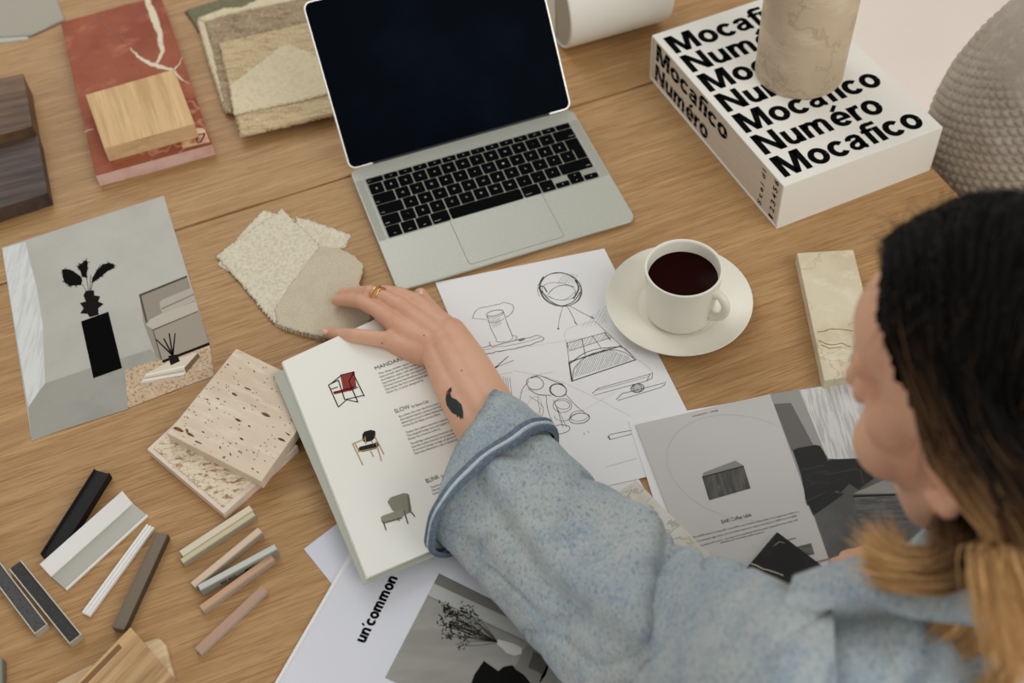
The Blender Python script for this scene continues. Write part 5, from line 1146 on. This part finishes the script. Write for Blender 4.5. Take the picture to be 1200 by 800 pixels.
def stitch(path, name='stitching', wd=.0011, n=60, f=onj, mat=thread):
    geo = []
    for k in range(n):
        t = k/n; a = cat1([Vector((x, y, 0)) for x, y in path], t); b = cat1([Vector((x, y, 0)) for x, y in path], t+.6/n)
        A_, B_ = f(a.x, a.y), f(b.x, b.y)
        if A_ and B_ and (A_-B_).length < .02: geo.append(ribbon_geo([A_, B_], wd, (CAM-A_).normalized()))
    if geo: o = lettering(geo, mat, person, name); o['kind'] = 'stuff'
stitch([(1004, 706), (1030, 745), (1050, 800)]); stitch([(1009, 704), (1036, 742), (1057, 800)])
def onu(px, py, off=.001):
    h = bvu.ray_cast(CAM, ray(px, py).normalized()); return h[0]+h[1]*off if h[0] else None
for dx in (0, 7): stitch([(866-dx, 662), (826-dx, 672), (803-dx, 700), (800-dx, 745), (818-dx, 800)], 'seam_stitching', .0011, 70, onu)
# trousers and stool, below the table line
jeans = M('trousers', c(60, 62, 70), .9); bm = bmesh.new()
for s in (-1, 1):
    h_ = HI+tx*s*.09-Vector((0, 0, .02)); kn = h_+ty*.36+tx*s*.03-Vector((0, 0, .02)); ft = kn+ty*.05-Vector((0, 0, .40)); chain(bm, [h_, kn, ft], [.095, .068, .05])
trs = from_bm('trousers', bm, jeans, None, True); rm = trs.modifiers.new('r', 'REMESH'); rm.mode = 'VOXEL'; rm.voxel_size = .008; rm.use_smooth_shade = True
for v in trs.data.vertices: v.co = pmi @ v.co
trs.parent = person
for s in (-1, 1):
    ft = HI+tx*s*.12+ty*.43; bm = bmesh.new(); cone_bm(bm, pmi @ Vector((ft.x, ft.y, FZ+.035)), pmi @ (Vector((ft.x, ft.y, FZ+.030))+ty*.16), .034, .028); from_bm('shoe', bm, ink, person, True)
stool = empty('stool', (HI.x, HI.y, FZ), TA); tag(stool, 'round wooden stool the person sits on', 'stool')
zs = HI.z-.13-FZ
o = from_bm('seat', lathe_bm([(0, zs-.035), (.165, zs-.035), (.17, zs-.02), (.165, zs-.001), (0, zs)], 48), m_tedge, stool, True)
for k in range(4):
    a = math.pi/4+k*math.pi/2; bm = bmesh.new(); cone_bm(bm, (.13*math.cos(a), .13*math.sin(a), zs-.03), (.17*math.cos(a), .17*math.sin(a), .012), .016, .012); from_bm('leg', bm, m_tedge, stool, True)
# ================================================================ hair
hairm = bpy.data.materials.new('hair'); hairm.use_nodes = True; nt = hairm.node_tree; b_ = nt.nodes['Principled BSDF']; b_.inputs['Roughness'].default_value = .5; b_.inputs['Specular IOR Level'].default_value = .18
at_ = nt.nodes.new('ShaderNodeVertexColor'); at_.layer_name = 'strand'; nt.links.new(at_.outputs[0], b_.inputs['Base Color'])
rnd = random.Random(11)
DK, BR_, BL = np.array(c(14, 11, 9)[:3]), np.array(c(112, 80, 50)[:3]), np.array(c(212, 170, 116)[:3])
def hcol(t, fr=0.):
    t = t+fr
    if t < .42: return DK
    if t < .6: f = (t-.42)/.18; return DK*(1-f)+BR_*f
    if t < .85: f = (t-.6)/.25; return BR_*(1-f)+BL*f
    return BL
SK = Vector((0, -.014, .036)); SR_ = Vector((.080, .103, .097))
def surf(x, y, up=1):
    u_ = min(.98, (x/SR_.x)**2+((y-SK.y)/SR_.y)**2); return Vector((x, y, SK.z+up*SR_.z*math.sqrt(1-u_)))
gl = HM.transposed() @ Vector((0, 0, -1))
tipdir = gl
def guides(s, v, side):
    """local control points; s 0 front .. 1 back along the parting, side -1 her left"""
    yp = .064-.150*s
    r = surf(side*.0005+rnd.gauss(0, .005), yp)
    m1 = surf(side*(.050+.005*v), yp*.72-.018)
    m2 = surf(side*(.080-.024*s*s), yp*.42-.030); m2.z = .036+.010*v-.008*s
    if s < .75: e = Vector((side*(.090-.026*s), -.026-.078*s, .002)); n_ = Vector((side*(.080-.028*s), -.044-.052*s, -.050))
    else: e = Vector((side*(.070-.052*(s-.75)*4), -.098-.018*(s-.75)*4, -.012)); n_ = Vector((side*(.054-.047*(s-.75)*4), -.092, -.062))
    return [r, m1, m2, e, n_]
V = []; Fc = []; CO = []
def strand(pts, rad, fr, n=20, tj=.0):
    base = len(V); pv = [Vector(p) for p in pts]; up_ = Vector((rnd.random(), rnd.random(), rnd.random())).normalized()
    for i in range(n+1):
        t = i/n; p = cat1(pv, t); d = (cat1(pv, min(1, t+.02))-cat1(pv, max(0, t-.02))).normalized(); x = d.cross(up_).normalized(); y = d.cross(x); r = rad*(1-.75*max(0, t-.6)/.4)
        cc_ = hcol(t, fr)*(.82+.36*tj)
        for k in range(3): a = 2.094*k; V.append(p+(x*math.cos(a)+y*math.sin(a))*r); CO.append(cc_)
    for i in range(n):
        for k in range(3): Fc.append((base+i*3+k, base+i*3+(k+1) % 3, base+i*3+3+(k+1) % 3, base+i*3+3+k))
def jit(v, a): return v+Vector((rnd.gauss(0, a), rnd.gauss(0, a), rnd.gauss(0, a)))
NS = 5200
for i in range(NS):
    side = -1 if rnd.random() < .62 else 1; s = rnd.random()**.9; v = rnd.gauss(0, 1)
    g_ = guides(s, v, side); lay = 1+rnd.random()*.10; cl = random.Random(int(s*16)+100*side)
    g_ = [SK+(q-SK)*lay for q in g_]; g_ = [g_[0]]+[jit(q, .0016) for q in g_[1:]]
    W = [HP+HM @ q for q in g_]
    L_ = .10+.09*cl.random()+.03*rnd.random(); o1 = Vector((cl.gauss(0, .012), cl.gauss(0, .012), 0))
    n0 = W[-1]; outw = (HM @ Vector((side*.5, -.45, 0)))*.03
    W += [n0+Vector((0, 0, -L_*.35))+outw*.6+o1*.3+jit(Vector(), .002), n0+Vector((0, 0, -L_*.7))+outw*.8+o1*.8+jit(Vector(), .003), n0+Vector((0, 0, -L_))+outw*.5+o1*1.4+jit(Vector(), .004)]
    strand(W, .00055, (.20 if s < .3 and side < 0 else .05)+rnd.gauss(0, .05), 22, rnd.random())
# shorter lock swept forward under the jaw
for i in range(900):
    o1 = jit(Vector(), .0045); q = rnd.random(); yy = rnd.random()
    W = [H(-.060, -.055, -.03), H(-.068, -.045, -.062)+o1*.5, PD(1140+q*20, 630+yy*35, .83)+o1, PD(1095+q*12, 655+yy*26, .835)+o1, PD(1050, 652+yy*24, .845)+o1*1.1, PD(1012+q*10+abs(rnd.gauss(0, 16)), 624+yy*44+rnd.gauss(0, 3), .865)+o1*1.6]
    strand(W, .00055, .05+rnd.gauss(0, .05)+.08*yy, 18, rnd.random())
for i in range(850):
    o1 = jit(Vector(), .006); q = rnd.random(); cl = random.Random(int(q*7)); sw = cl.gauss(0, 8)
    W = [H(-.090, -.012-.03*q, .03), H(-.092, -.036-.02*q, -.006), H(-.084, -.044-.02*q, -.050)+o1*.3, PD(1146+q*44+sw*.3, 655, .808)+o1*.7, PD(1150+q*52+sw, 705, .80)+o1, PD(1168+q*46+sw*1.6, 738+26*rnd.random()+14*cl.random(), .795)+o1*1.4]
    strand(W, .00055, .17+.1*cl.random()+rnd.gauss(0, .06), 20, rnd.random())
for i in range(700):
    o1 = jit(Vector(), .006); q = rnd.random()
    W = [H(-.055+.06*q, -.075, -.04), H(-.056+.06*q, -.068, -.075)+o1, PD(1116+q*46, 606+q*20, .835)+o1*.6, PD(1100+q*56, 650+q*20, .835)+o1]
    strand(W, .00055, -.25, 12, rnd.random())
# flyaways
for i in range(26):
    s = rnd.random(); g_ = guides(s, 1, -1); W = [HP+HM @ (SK+(q-SK)*(1.06+.02*rnd.random())) for q in g_]; strand([jit(w, .003) for w in W], .0003, .1, 18, rnd.random())
for i in range(420):
    a = rnd.random(); side = -1 if rnd.random() < .8 else 1
    g_ = guides(a*.8, rnd.gauss(0, 1), side); k = rnd.choice((0, 0, 1, 1, 2)); b0 = HP+HM @ (SK+(g_[k]-SK)*1.05); nrm = (b0-(HP+HM @ SK)).normalized(); tg = (HM @ (g_[k+1]-g_[k])).normalized()
    L_ = rnd.uniform(.015, .045); jj = jit(Vector(), .008)
    strand([b0, b0+nrm*L_*.25+tg*L_*.4+jj*.3, b0+nrm*L_*.5+tg*L_*.8+jj], .0003, -.45+.1*rnd.random(), 6, rnd.random())
ho = mesh('hair', V, Fc, hairm, person, True); ho['kind'] = 'stuff'
ca_ = ho.data.color_attributes.new('strand', 'FLOAT_COLOR', 'POINT'); arr = np.ones((len(V), 4), dtype=np.float32); arr[:, :3] = np.array(CO); ca_.data.foreach_set('color', arr.ravel())
# scalp shell under the strands
V = []; Fc = []; CO = []; na_, nm = 160, 100; keep = {}
for j in range(nm+1):
    for i in range(na_):
        ph = math.pi*j/nm; a = 2*math.pi*i/na_; V.append(SK+Vector((SR_.x*math.sin(ph)*math.cos(a), SR_.y*math.sin(ph)*math.sin(a), SR_.z*math.cos(ph)))*1.0)
def inhair(p): return (p.y < -.016+(p.z)*.70+.006*noise.noise(p*120)) and p.z > -.055 and not (p.z < .015 and p.y > -.04)
for j in range(nm):
    for i in range(na_):
        q = (j*na_+i, j*na_+(i+1) % na_, (j+1)*na_+(i+1) % na_, (j+1)*na_+i)
        if all(inhair(V[k]) for k in q): Fc.append(q)
dkm = M('hair_roots', c(12, 9, 8), .8, spec=.05)
mesh('scalp_hair', [HP+HM @ v for v in V], Fc, dkm, person, True)
# eyes, brows
for s in (-1, 1):
    bm = bmesh.new(); ball_bm(bm, pmi @ H(s*.031, .0700, .010), .0120); from_bm('eye', bm, M('eye_white', c(220, 214, 206), .2) if s < 0 else bpy.data.materials['eye_white'], person, True)
    def onface(x, z):
        h = bvh.ray_cast(H(x, .2, z), -hf); return h[0]+h[1]*.0006
    geo = [ribbon_geo([onface(s*(.014+.028*t), .030+.006*math.sin(3*t)), onface(s*(.017+.028*t), .0345+.006*math.sin(3*t))], .0012, hf) for t in [k/30 for k in range(31)]]
    o = lettering(geo, dkm, person, 'eyebrow'); o['kind'] = 'stuff'
